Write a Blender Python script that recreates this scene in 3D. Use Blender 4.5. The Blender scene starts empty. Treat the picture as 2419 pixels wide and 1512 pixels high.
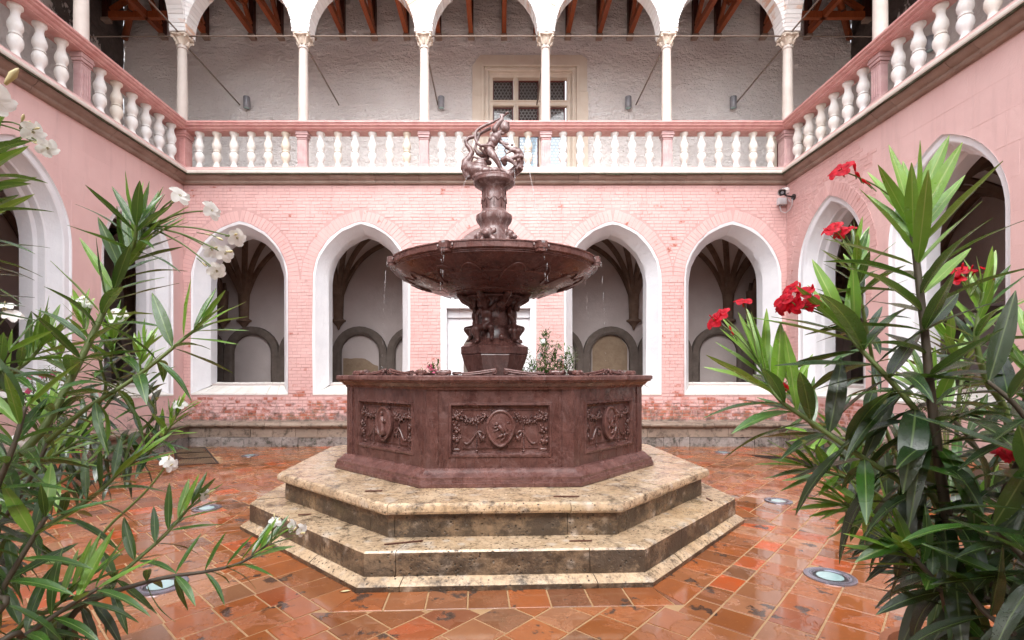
import bpy, math, random
from math import sin, cos, pi, sqrt, atan2, radians
from mathutils import Vector, Matrix, noise
from mathutils.geometry import tessellate_polygon
random.seed(11)
SC = bpy.context.scene
COL = SC.collection
# ------------------------------------------------------------------ camera
EYE = 1.6
cam_d = bpy.data.cameras.new('camera'); cam = bpy.data.objects.new('camera', cam_d); COL.objects.link(cam)
cam.location = (0, 0, EYE); cam.rotation_euler = (radians(90), 0, 0)
cam_d.sensor_width = 36; cam_d.lens = 36*1179/2418
cam_d.shift_x = 33/2418; cam_d.shift_y = 128/2418
cam_d.clip_start = 0.05; cam_d.clip_end = 500
SC.camera = cam
# ------------------------------------------------------------------ world, overcast
SUN_EL, SUN_AZ = radians(50), radians(188)
w = bpy.data.worlds.new('World'); SC.world = w; w.use_nodes = True
nt = w.node_tree; nt.nodes.clear()
sky = nt.nodes.new('ShaderNodeTexSky'); sky.sky_type = 'NISHITA'; sky.sun_disc = False
sky.sun_elevation = SUN_EL; sky.sun_rotation = SUN_AZ
sky.air_density = 1.0; sky.dust_density = 2.0; sky.ozone_density = 1.0
hsv = nt.nodes.new('ShaderNodeHueSaturation'); hsv.inputs['Saturation'].default_value = 0.2
bg = nt.nodes.new('ShaderNodeBackground'); bg.inputs['Strength'].default_value = 0.15
wo = nt.nodes.new('ShaderNodeOutputWorld')
nt.links.new(sky.outputs[0], hsv.inputs['Color']); nt.links.new(hsv.outputs[0], bg.inputs['Color']); nt.links.new(bg.outputs[0], wo.inputs[0])
sun_d = bpy.data.lights.new('sun', 'SUN'); sun_d.energy = 0.5; sun_d.angle = radians(60); sun_d.color = (1, .98, .96)
sun = bpy.data.objects.new('sun', sun_d); COL.objects.link(sun)
_sd = Vector((sin(SUN_AZ)*cos(SUN_EL), cos(SUN_AZ)*cos(SUN_EL), sin(SUN_EL)))
sun.rotation_euler = _sd.to_track_quat('Z', 'Y').to_euler()
SC.view_settings.view_transform = 'Standard'; SC.view_settings.look = 'None'
SC.view_settings.gamma = 1; SC.view_settings.use_curve_mapping = False
SC.view_settings.exposure = 2.1
# ------------------------------------------------------------------ helpers
F = 1179.0
def W(x, y, D):            # photo measurement (2418 px wide) + distance -> world point
    return Vector(((x-1176)/F*D, D, EYE+(884-y)/F*D))
R = random.uniform
class MB:
    def __init__(s): s.v = []; s.f = []; s.t = []; s.tint = 0.0
    def add(s, vs, fs):
        o = len(s.v); s.v.extend([tuple(v) for v in vs])
        for f in fs: s.f.append(tuple(i+o for i in f)); s.t.append(s.tint)
    def box(s, lo, hi):
        x0, y0, z0 = lo; x1, y1, z1 = hi
        s.add([(x0,y0,z0),(x1,y0,z0),(x1,y1,z0),(x0,y1,z0),(x0,y0,z1),(x1,y0,z1),(x1,y1,z1),(x0,y1,z1)],
              [(0,3,2,1),(4,5,6,7),(0,1,5,4),(1,2,6,5),(2,3,7,6),(3,0,4,7)])
    def boxf(s, fn, lo, hi, bev=0.0):   # box mapped through fn(u,d,z)
        u0, d0, z0 = lo; u1, d1, z1 = hi; b = bev
        P = [fn(u0,d1,z0),fn(u1,d1,z0),fn(u1,d1,z1),fn(u0,d1,z1)]
        if b:
            P += [fn(u0,d0+b,z0),fn(u1,d0+b,z0),fn(u1,d0+b,z1),fn(u0,d0+b,z1)]
            P += [fn(u0+b,d0,z0+b),fn(u1-b,d0,z0+b),fn(u1-b,d0,z1-b),fn(u0+b,d0,z1-b)]
            fs = [(8,9,10,11)]
            for i in range(4):
                j = (i+1) % 4
                fs += [(i,j,4+j,4+i), (4+i,4+j,8+j,8+i)]
            fs.append((3,2,1,0))
        else:
            P += [fn(u0,d0,z0),fn(u1,d0,z0),fn(u1,d0,z1),fn(u0,d0,z1)]
            fs = [(4,5,6,7),(3,2,1,0)]+[(i,(i+1)%4,4+(i+1)%4,4+i) for i in range(4)]
        s.add(P, fs)
    def grid(s, rows, closed=False, cap0=False, cap1=False):
        n = len(rows[0]); o = []
        for r in rows: o.extend(r)
        fs = []
        for i in range(len(rows)-1):
            for j in range(n if closed else n-1):
                k = (j+1) % n
                fs.append((i*n+j, i*n+k, (i+1)*n+k, (i+1)*n+j))
        if cap0: fs.append(tuple(range(n-1,-1,-1)))
        if cap1: fs.append(tuple((len(rows)-1)*n+j for j in range(n)))
        s.add(o, fs)
    def lathe(s, prof, n=16, c=(0,0,0), a0=0, a1=2*pi, cap=True):
        full = abs(a1-a0-2*pi) < 1e-6; rows = []
        m = n if full else n+1
        for r, z in prof:
            rows.append([(c[0]+r*cos(a0+(a1-a0)*i/n), c[1]+r*sin(a0+(a1-a0)*i/n), c[2]+z) for i in range(m)])
        s.grid(rows, closed=full, cap0=cap and full, cap1=cap and full)
    def tube(s, pts, rad, n=8, caps=True):
        pts = [Vector(p) for p in pts]
        if not hasattr(rad, '__len__'): rad = [rad]*len(pts)
        rows = []; prev = None
        for i, p in enumerate(pts):
            t = (pts[min(i+1, len(pts)-1)]-pts[max(i-1, 0)])
            if t.length < 1e-9: t = Vector((0,0,1))
            t.normalize()
            if prev is None:
                a = Vector((0,0,1)) if abs(t.z) < .9 else Vector((1,0,0))
                x = t.cross(a).normalized()
            else:
                x = (prev-t*prev.dot(t)).normalized()
            y = t.cross(x); prev = x
            rows.append([p+(x*cos(2*pi*k/n)+y*sin(2*pi*k/n))*rad[i] for k in range(n)])
        s.grid(rows, True, caps, caps)
    def ball(s, c, r, seg=8, rings=5, M=None):
        if not hasattr(r, '__len__'): r = (r, r, r)
        c = Vector(c); rows = []
        for i in range(rings+1):
            th = pi*i/rings
            th = min(max(th, .02), pi-.02)
            row = []
            for k in range(seg):
                v = Vector((r[0]*sin(th)*cos(2*pi*k/seg), r[1]*sin(th)*sin(2*pi*k/seg), r[2]*cos(th)))
                if M is not None: v = M @ v
                row.append(c+v)
            rows.append(row)
        s.grid(rows, True, True, True)
    def mesh(s, name, smooth=False, origin=(0,0,0), angle=None):
        me = bpy.data.meshes.new(name); ox, oy, oz = origin
        me.from_pydata([(x-ox, y-oy, z-oz) for x, y, z in s.v], [], s.f)
        at = me.attributes.new('tint', 'FLOAT', 'FACE'); at.data.foreach_set('value', s.t)
        if smooth: me.shade_smooth() if angle is None else None
        if smooth and angle is not None:
            me.shade_smooth(); me.set_sharp_from_angle(angle=angle)
        me.update(); return me
def tag(o, label=None, cat=None, group=None, kind=None):
    for k, v in (('label', label), ('category', cat), ('group', group), ('kind', kind)):
        if v: o[k] = v
    return o
def empty(name, loc, label, cat, group=None, rz=0):
    o = bpy.data.objects.new(name, None); COL.objects.link(o); o.location = loc; o.rotation_euler = (0, 0, rz)
    o.empty_display_size = .1
    return tag(o, label, cat, group)
def org(p):      # world origin of an unrotated parent chain
    v = Vector((0, 0, 0))
    while p is not None: v += p.location; p = p.parent
    return v
def part(name, mb, mat, parent=None, smooth=False, angle=None, loc=None, **kw):
    """world-space geometry -> one object, origin at loc (default: the parent's origin)"""
    po = org(parent)
    lo = Vector(loc) if loc is not None else po
    me = mb.mesh(name, smooth, lo, angle) if isinstance(mb, MB) else mb
    o = bpy.data.objects.new(name, me); COL.objects.link(o)
    o.parent = parent; o.location = lo-po
    for m in (mat if isinstance(mat, (list, tuple)) else [mat]):
        if m is not None and len(me.materials) < (len(mat) if isinstance(mat, (list, tuple)) else 1): me.materials.append(m)
    tag(o, **kw); return o
def inst(name, me, parent, loc=(0,0,0), rot=(0,0,0), sc=(1,1,1), **kw):   # local to its parent
    o = bpy.data.objects.new(name, me); COL.objects.link(o); o.parent = parent
    o.location = loc; o.rotation_euler = rot; o.scale = sc
    tag(o, **kw); return o
def instm(name, me, parent, M):
    o = bpy.data.objects.new(name, me); COL.objects.link(o); o.parent = parent; o.matrix_basis = M
    return o
def bake(o):     # apply the modifiers
    dg = bpy.context.evaluated_depsgraph_get()
    me = bpy.data.meshes.new_from_object(o.evaluated_get(dg))
    me.name = o.name; o.modifiers.clear(); o.data = me
# ------------------------------------------------------------------ materials
class NM:
    def __init__(s, name):
        m = bpy.data.materials.new(name); m.use_nodes = True; s.m = m; s.nt = m.node_tree
        s.b = s.nt.nodes['Principled BSDF']; s.co = None
    def n(s, typ, **kw):
        nd = s.nt.nodes.new(typ)
        for k, v in kw.items(): setattr(nd, k, v)
        return nd
    def l(s, a, b): s.nt.links.new(a, b)
    def pos(s):
        if s.co is None: s.co = s.n('ShaderNodeNewGeometry')
        return s.co.outputs['Position']
    def objco(s): return s.n('ShaderNodeTexCoord').outputs['Object']
    def noise(s, scale, detail=4, rough=.55, vec=None, dist=0, stretch=None):
        nd = s.n('ShaderNodeTexNoise'); nd.inputs['Scale'].default_value = scale
        nd.inputs['Detail'].default_value = detail; nd.inputs['Roughness'].default_value = rough
        nd.inputs['Distortion'].default_value = dist
        v = vec or s.pos()
        if stretch:
            mp = s.n('ShaderNodeMapping'); mp.inputs['Scale'].default_value = stretch; s.l(v, mp.inputs['Vector']); v = mp.outputs[0]
        s.l(v, nd.inputs['Vector']); return nd.outputs['Fac']
    def voro(s, scale, feature='F1', out='Distance', rnd=1.0):
        nd = s.n('ShaderNodeTexVoronoi'); nd.feature = feature; nd.inputs['Scale'].default_value = scale
        nd.inputs['Randomness'].default_value = rnd
        s.l(s.pos(), nd.inputs['Vector']); return nd.outputs[out]
    def ramp(s, fac, *st):
        nd = s.n('ShaderNodeValToRGB'); e = nd.color_ramp.elements
        while len(e) < len(st): e.new(.5)
        for i, (p, c) in enumerate(st):
            e[i].position = p
            e[i].color = (c, c, c, 1) if not hasattr(c, '__len__') else (*c, 1)
        s.l(fac, nd.inputs['Fac']); return nd.outputs['Color']
    def mix(s, fac, a, b, mode='MIX'):
        nd = s.n('ShaderNodeMix'); nd.data_type = 'RGBA'; nd.blend_type = mode
        s.set(nd.inputs['Factor'], fac); s.set(nd.inputs['A'], a); s.set(nd.inputs['B'], b)
        return nd.outputs['Result']
    def set(s, sock, v):
        if isinstance(v, bpy.types.NodeSocket): s.l(v, sock)
        elif hasattr(v, '__len__'): sock.default_value = (*v, 1) if len(v) == 3 and sock.type == 'RGBA' else v
        else: sock.default_value = v if sock.type != 'RGBA' else (v, v, v, 1)
    def math(s, op, a, b=0.0, c=None):
        nd = s.n('ShaderNodeMath'); nd.operation = op; s.set(nd.inputs[0], a); s.set(nd.inputs[1], b)
        if c is not None: s.set(nd.inputs[2], c)
        return nd.outputs[0]
    def sep(s, i): 
        nd = s.n('ShaderNodeSeparateXYZ'); s.l(s.pos(), nd.inputs[0]); return nd.outputs[i]
    def rnd(s):      # per-brick random: face attribute + object random
        a = s.n('ShaderNodeAttribute'); a.attribute_name = 'tint'
        o = s.n('ShaderNodeObjectInfo')
        return s.math('FRACT', s.math('ADD', a.outputs['Fac'], o.outputs['Random']))
    def bump(s, h, strength=.5, dist=.01, normal=None):
        nd = s.n('ShaderNodeBump'); nd.inputs['Strength'].default_value = strength; nd.inputs['Distance'].default_value = dist
        s.l(h, nd.inputs['Height'])
        if normal is not None: s.l(normal, nd.inputs['Normal'])
        return nd.outputs[0]
    def done(s, color=None, rough=None, normal=None, spec=None, metal=None, **kw):
        b = s.b.inputs
        if color is not None: s.set(b['Base Color'], color)
        if rough is not None: s.set(b['Roughness'], rough)
        if normal is not None: s.l(normal, b['Normal'])
        if spec is not None: s.set(b['Specular IOR Level'], spec)
        if metal is not None: s.set(b['Metallic'], metal)
        for k, v in kw.items(): s.set(b[k], v)
        return s.m
M = {}
def paint_brick(name, paint, paint2, raw1, raw2, zlow, zhigh, thr, patchy=True):
    """painted masonry whose coat wears off; worn away near the ground (zlow..zhigh)"""
    a = NM(name); r = a.rnd(); z = a.sep(2)
    pc = a.mix(a.ramp(a.noise(1.3, 5), (.3, 0.0), (.72, 1.0)), paint, paint2)
    pc = a.mix(a.math('MULTIPLY', r, .22), pc, tuple(c*.84 for c in paint2))
    pc = a.mix(a.ramp(a.noise(2.2, 5, .7, stretch=(2.2, 2.2, .22)), (.52, 0.0), (.72, .35)), pc, tuple(c*.72 for c in paint2))
    raw = a.mix(r, raw1, raw2)
    raw = a.mix(a.ramp(a.noise(9, 4), (.45, 0.0), (.7, .85)), raw, tuple(c*1.1 for c in paint2))
    g = a.math('SUBTRACT', 1, a.math('MULTIPLY', a.math('SUBTRACT', z, zlow), 1/(zhigh-zlow)))
    g.node.use_clamp = True
    wear = a.math('ADD', a.math('MULTIPLY', g, .36), a.math('ADD', a.noise(2.6, 6, .65), a.math('MULTIPLY', a.math('SUBTRACT', r, .5), .27)))
    wf = a.ramp(wear, (thr, 0.0), (thr+.06, 1.0))
    col = a.mix(wf, pc, raw)
    dirt = a.ramp(a.math('ADD', a.math('MULTIPLY', g, .35), a.noise(7, 5, .7)), (.74, 0.0), (.95, .8))
    col = a.mix(dirt, col, (.09, .075, .065))
    h = a.math('ADD', a.noise(9, 5, .6), a.math('MULTIPLY', a.noise(55, 3, .6), .35))
    return a.done(col, a.ramp(a.noise(5), (.3, .55), (.7, .85)), a.bump(h, .55, .012), spec=.35)
PK, PK2 = (.69, .445, .42), (.62, .375, .355)
M['pink'] = paint_brick('pink_painted_brick', PK, PK2, (.48, .18, .105), (.36, .115, .08), .55, 1.5, .70)
M['mortar'] = paint_brick('pink_painted_joints', (.58, .37, .35), (.48, .28, .26), (.36, .29, .24), (.30, .24, .20), .55, 1.5, .66)
M['plaster'] = paint_brick('pink_painted_plaster', (.74, .51, .485), (.68, .445, .425), (.50, .40, .35), (.42, .33, .3), .3, 1.5, .80)
def simple_stone(name, c1, c2, dark=None, scale=3, rough=(.5, .8), b=.4, bd=.01, dthr=.6, spec=.4, fine=45):
    a = NM(name)
    col = a.mix(a.ramp(a.noise(scale, 6, .6), (.32, 0.0), (.68, 1.0)), c1, c2)
    col = a.mix(a.math('MULTIPLY', a.rnd(), .35), col, tuple(c*.78 for c in c2))
    if dark: col = a.mix(a.ramp(a.noise(scale*2.7, 7, .75), (dthr, 0.0), (dthr+.12, .85)), col, dark)
    h = a.math('ADD', a.noise(scale*5, 5, .6), a.math('MULTIPLY', a.noise(fine*2, 3), .4))
    return a.done(col, a.ramp(a.noise(scale*2), (.3, rough[0]), (.7, rough[1])), a.bump(h, b, bd), spec=spec)
M['white'] = simple_stone('white_limewash', (.84, .84, .86), (.74, .74, .77), (.56, .54, .52), 2, (.6, .85), .7, .012, .66)
M['sill'] = simple_stone('white_sill_limewash', (.82, .80, .77), (.70, .66, .60), (.50, .44, .38), 2.5, (.5, .8), .5, .008, .72)
M['cream'] = simple_stone('cream_limestone', (.70, .62, .53), (.62, .52, .43), (.45, .36, .28), 3, (.55, .8), .4, .006, .68)
M['column'] = simple_stone('pale_column_limestone', (.66, .59, .54), (.57, .50, .45), (.42, .36, .32), 4, (.5, .75), .35, .004, .70)
M['cornice'] = simple_stone('weathered_cornice_stone', (.36, .27, .22), (.26, .18, .145), (.10, .075, .055), 2.5, (.4, .75), .5, .01, .62)
M['post'] = simple_stone('pinkish_marble_post', (.60, .41, .40), (.48, .29, .29), (.36, .16, .16), 6, (.3, .6), .3, .004, .62)
M['rail'] = simple_stone('pink_marble_rail', (.66, .37, .345), (.54, .25, .235), (.33, .10, .095), 5, (.25, .55), .3, .004, .66)
M['curb'] = simple_stone('pale_pink_base_course', (.70, .50, .47), (.63, .42, .39), (.5, .40, .36), 4, (.35, .6), .3, .004, .7)
M['drip'] = simple_stone('white_drip_slab', (.72, .68, .62), (.60, .54, .48), (.30, .27, .2), 5, (.35, .7), .4, .006, .66)
M['moss'] = simple_stone('black_mossy_crust', (.035, .045, .02), (.09, .085, .05), (.25, .2, .15), 9, (.7, .9), .9, .02, .66)
M['gneiss'] = simple_stone('brown_vault_rib_stone', (.21, .135, .095), (.13, .08, .056), (.055, .035, .028), 4, (.7, .9), .6, .01, .6)
M['arcstone'] = simple_stone('grey_brown_blind_arch_stone', (.17, .135, .115), (.115, .09, .075), (.05, .04, .03), 4, (.7, .9), .5, .01, .62)
M['vault'] = simple_stone('dim_limewashed_vault', (.58, .505, .485), (.49, .42, .40), (.32, .24, .21), 1.6, (.75, .9), .4, .01, .72)
M['loss'] = simple_stone('bare_tan_plaster', (.34, .25, .17), (.25, .17, .11), (.15, .10, .07), 5, (.8, .9), .6, .01, .62)
# rough whitewashed gallery wall, with a plaster loss patch high in the corners
a = NM('rough_whitewashed_rubble')
col = a.mix(a.ramp(a.noise(1.1, 6, .6), (.3, 0.0), (.7, 1.0)), (.84, .80, .785), (.75, .70, .685))
col = a.mix(a.ramp(a.noise(10, 8, .75), (.66, 0.0), (.74, .7)), col, (.30, .23, .19))
h = a.math('ADD', a.noise(4.5, 6, .62, stretch=(1, 1, 2.2)), a.math('MULTIPLY', a.noise(14, 5, .6), .55))
M['rubble'] = a.done(col, .8, a.bump(h, 1.0, .11), spec=.25)
a = NM('flaking_limewash_over_dark_mortar')
z = a.sep(2); y = a.sep(1)
col = a.mix(a.ramp(a.noise(1.1, 6, .6), (.3, 0.0), (.7, 1.0)), (.62, .575, .565), (.52, .475, .46))
m1 = a.math('MULTIPLY', a.math('SUBTRACT', z, 9.2), .5); m1.node.use_clamp = True
m2 = a.math('MULTIPLY', a.math('SUBTRACT', y, 9.8), .35); m2.node.use_clamp = True
mk = a.math('ADD', a.math('MULTIPLY', a.math('MULTIPLY', m1, m2), .55), a.noise(2.4, 8, .72, stretch=(1, 1, .6)))
mf = a.ramp(mk, (.72, 0.0), (.735, 1.0))
col = a.mix(mf, col, a.mix(a.noise(6, 5), (.14, .12, .11), (.05, .04, .04)))
h = a.math('SUBTRACT', a.math('ADD', a.noise(4.5, 6, .62), a.math('MULTIPLY', a.noise(14, 5, .6), .45)), a.math('MULTIPLY', mf, .5))
M['flake'] = a.done(col, .85, a.bump(h, .9, .05), spec=.2)
# whitewashed brick of the upper arcade
a = NM('whitewashed_brick'); r = a.rnd()
wf = a.ramp(a.math('ADD', a.noise(1.6, 6, .7), a.math('MULTIPLY', a.math('SUBTRACT', r, .5), .3)), (.60, 0.0), (.70, .9))
col = a.mix(wf, a.mix(r, (.80, .79, .78), (.72, .68, .665)), a.mix(r, (.58, .30, .18), (.66, .42, .30)))
M['wbrick'] = a.done(col, .75, a.bump(a.math('ADD', a.noise(12, 5), a.math('MULTIPLY', a.noise(70, 3), .4)), .5, .008), spec=.3)
a = NM('whitewashed_joints')
col = a.mix(a.ramp(a.noise(1.6, 6, .7), (.58, 0.0), (.7, .9)), (.70, .69, .68), (.52, .40, .33))
M['wjoint'] = a.done(col, .8, a.bump(a.noise(30, 5), .5, .006), spec=.2)
# wood
def wood(name, c1, c2, rough=.6):
    a = NM(name); r = a.rnd()
    g = a.noise(3, 5, .6, vec=a.objco(), dist=.6, stretch=(9, 9, 1.2))
    col = a.mix(a.ramp(g, (.3, 0.0), (.7, 1.0)), c1, c2)
    col = a.mix(a.math('MULTIPLY', r, .5), col, tuple(c*.6 for c in c2))
    return a.done(col, rough, a.bump(g, .3, .004), spec=.4)
M['beam'] = wood('red_brown_stained_beam', (.42, .11, .032), (.26, .055, .018), .45)
M['darkbeam'] = wood('dark_stained_post', (.085, .022, .012), (.05, .012, .008), .55)
M['board'] = wood('dark_roof_boards', (.11, .065, .04), (.07, .04, .025), .7)
M['sash'] = wood('oxblood_window_sash', (.13, .022, .014), (.09, .014, .01), .45)
M['roof'] = simple_stone('weathered_roof_tile', (.34, .13, .07), (.24, .09, .05), (.10, .07, .05), 6)
# red marble of the fountain
def marble(name, k=1.0, rough=(.12, .42)):
    a = NM(name)
    v = a.voro(60); n1 = a.noise(6, 8, .7, dist=.8)
    col = a.mix(a.ramp(n1, (.32, 0.0), (.68, 1.0)), (.070*k, .028*k, .024*k), (.19*k, .088*k, .074*k))
    col = a.mix(a.ramp(v, (.12, .8), (.42, 0.0)), col, (.045*k, .014*k, .013*k))
    col = a.mix(a.ramp(a.noise(28, 5, .7), (.58, 0.0), (.72, .5)), col, (.36*k, .21*k, .19*k))
    vein = a.ramp(a.noise(2.2, 9, .62, dist=1.6), (.485, 0.0), (.5, .7), (.515, 0.0))
    col = a.mix(a.math('MULTIPLY', vein, .5), col, (.30*k, .19*k, .18*k))
    lime = a.ramp(a.noise(3.5, 6, .7, stretch=(2.5, 2.5, .35)), (.58, 0.0), (.80, .30))
    col = a.mix(lime, col, (.40*k, .27*k, .26*k))
    rg = a.ramp(a.noise(4, 5, .6, stretch=(2, 2, .5)), (.35, rough[0]), (.65, rough[1]))
    return a.done(col, rg, a.bump(a.noise(70, 4, .6), .22, .003), spec=.55)
M['marble'] = marble('wet_red_marble', .72); M['marble_s'] = marble('streaked_red_marble', .9, (.15, .45))
a = NM('limescaled_marble')
base = a.mix(a.ramp(a.noise(7, 8, .7), (.34, 0.0), (.66, 1.0)), (.085, .038, .034), (.20, .115, .105))
lime = a.ramp(a.math('ADD', a.math('MULTIPLY', a.noise(9, 6, .7, stretch=(1.6, 1.6, .3)), .6), a.math('MULTIPLY', a.noise(16, 6, .7), .4)), (.50, 0.0), (.60, .7))
col = a.mix(lime, base, (.37, .295, .29))
M['marble_t'] = a.done(col, a.ramp(a.noise(6), (.35, .16), (.65, .45)), a.bump(a.noise(60, 4), .3, .003), spec=.6)
# travertine
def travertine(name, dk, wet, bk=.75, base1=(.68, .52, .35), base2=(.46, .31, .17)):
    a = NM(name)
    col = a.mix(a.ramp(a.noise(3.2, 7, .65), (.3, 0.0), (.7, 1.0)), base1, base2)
    col = a.mix(a.math('MULTIPLY', a.rnd(), .3), col, (.42, .34, .26))
    col = a.mix(a.ramp(a.noise(22, 8, .8), (.50-dk*.3, 0.0), (.63-dk*.3, .7)), col, (.17, .12, .075))
    col = a.mix(a.ramp(a.voro(7, 'SMOOTH_F1'), (.10, .8), (.30, 0.0)), col, (.55, .47, .38))
    st = a.ramp(a.noise(3.6, 10, .80, stretch=(1, 1, 1.5)), (.575-dk, 0.0), (.70-dk, .93))
    col = a.mix(st, col, a.mix(a.noise(7), (.030, .022, .016), (.085, .058, .036)))
    pits = a.ramp(a.voro(26), (.13, 1.0), (.27, 0.0))
    pm = a.math('MULTIPLY', pits, a.ramp(a.noise(6, 5, .7), (.40, 0.0), (.52, 1.0)))
    col = a.mix(pm, col, (.045, .033, .022))
    col = a.mix(a.ramp(a.noise(2.1, 5), (.62, 0.0), (.76, .25)), col, (.12, .12, .05))
    h = a.math('SUBTRACT', a.math('ADD', a.noise(14, 6, .7), a.math('MULTIPLY', a.noise(60, 3), .4)), a.math('MULTIPLY', pm, .8))
    return a.done(col, a.ramp(a.noise(3.5, 5), (.38, wet[0]), (.62, wet[1])), a.bump(h, bk, .014), spec=.6)
M['trav'] = travertine('wet_travertine_tread', .065, (.05, .30), .35); M['travr'] = travertine('stained_shaded_travertine_riser', .17, (.22, .6), .8, (.30, .20, .11), (.14, .085, .045))  # riser copy: heavier stains, and shade put into its darker base colour
M['bench'] = simple_stone('weathered_bench_stone', (.34, .265, .21), (.22, .165, .13), (.055, .042, .03), 2.4, (.3, .7), .7, .014, .51)
M['rub2'] = simple_stone('grey_rubble_base_stone', (.34, .30, .28), (.20, .16, .145), (.035, .034, .022), 3.2, (.4, .8), 1.0, .03, .49)
# terracotta paving
def terracotta(name):
    a = NM(name); r = a.rnd()
    base = a.ramp(r, (0, (.30, .100, .032)), (.2, (.38, .108, .030)), (.42, (.36, .135, .052)), (.56, (.20, .068, .024)), (.72, (.42, .20, .105)), (.86, (.12, .058, .030)), (.955, (.52, .10, .026)), (1, (.50, .095, .025)))
    col = a.mix(a.ramp(a.noise(5, 7, .7), (.38, 0.0), (.7, .6)), base, a.mix(r, (.21, .075, .035), (.30, .13, .07)))
    col = a.mix(a.ramp(a.noise(1.1, 4), (.5, 0.0), (.75, .25)), col, (.30, .14, .08))
    spots = a.ramp(a.noise(3.7, 6, .6), (.605, 0.0), (.635, .9))
    col = a.mix(spots, col, (.055, .042, .035))
    col = a.mix(a.ramp(a.noise(45, 4), (.62, 0.0), (.8, .5)), col, (.55, .33, .2))
    pud = a.ramp(a.noise(2.6, 5, .6, dist=.6), (.52, 1.0), (.55, 0.0))
    col = a.mix(a.math('MULTIPLY', pud, .18), col, (.10, .035, .012))
    ro = a.mix(pud, a.ramp(a.noise(8, 4), (.3, .16), (.7, .36)), 0.025)
    nb = a.bump(a.math('MULTIPLY', a.math('ADD', a.noise(24, 5, .6), a.math('MULTIPLY', a.noise(4, 2), 1.5)), a.math('SUBTRACT', 1, a.math('MULTIPLY', pud, .88))), .3, .005)
    return a.done(col, ro, nb, spec=.62)
M['tile'] = terracotta('wet_terracotta_tile')
a = NM('wet_sandy_grout')
M['grout'] = a.done(a.mix(a.noise(3, 6, .7), (.46, .30, .16), (.34, .20, .10)), a.ramp(a.noise(2.3, 4, .55, dist=.5), (.42, .08), (.52, .5)), a.bump(a.noise(60, 4), .5, .004), spec=.5)
M['earth'] = simple_stone('paved_ground_beyond', (.30, .20, .15), (.24, .15, .11), (.12, .09, .07), 2)
def flat(name, c, rough=.5, metal=0, spec=.5, bumpk=0):
    a = NM(name); col = a.mix(a.ramp(a.noise(12, 4), (.35, 0.0), (.7, .5)), c, tuple(x*.72 for x in c))
    return a.done(col, rough, a.bump(a.noise(60, 3), .25, .003), metal=metal, spec=spec)
M['rod'] = flat('dull_steel_rod', (.20, .15, .12), .5, .4)
M['lamp'] = flat('grey_lamp_metal', (.30, .30, .33), .45, .3)
M['camwhite'] = flat('white_camera_housing', (.80, .78, .77), .35)
M['black'] = flat('black_plastic', (.02, .02, .022), .3)
M['pvc'] = flat('grey_plastic_box', (.62, .61, .63), .4)
M['grate'] = flat('wet_dark_iron_grate', (.03, .02, .02), .3, .5)
M['iron'] = flat('rusty_iron_clamp', (.13, .05, .035), .45, .4)
M['steelring'] = flat('brushed_light_ring', (.40, .42, .50), .22, .85)
M['dark'] = flat('dark_interior', (.02, .015, .014), .8)
M['pot'] = flat('terracotta_pot', (.42, .16, .08), .6)
M['soil'] = flat('dark_soil', (.05, .03, .02), .9)
M['lead'] = flat('lead_came', (.30, .29, .29), .45, .5)
a = NM('frosted_lamp_glass'); M['lglass'] = a.done((.34, .50, .50), .12, None, spec=.6, **{'Coat Weight': .4})
a = NM('dark_bullseye_glass'); M['glass'] = a.done(a.mix(a.noise(9), (.03, .02, .02), (.07, .055, .05)), .04, a.bump(a.noise(16, 2), .06, .01), spec=.9)
a = NM('painted_sky_reflection_glass'); M['glass2'] = a.done((.42, .60, .74), .03, a.bump(a.noise(3, 2), .02, .01), spec=1.0)  # sky reflection put into the pane's pale blue base colour
a = NM('falling_water'); M['water'] = a.done((.93, .95, .97), .05, None, spec=.7, **{'Transmission Weight': .75, 'IOR': 1.33})
a = NM('basin_water'); M['pool'] = a.done((.10, .07, .06), .03, a.bump(a.noise(20, 3), .3, .01), spec=.7)
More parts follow.
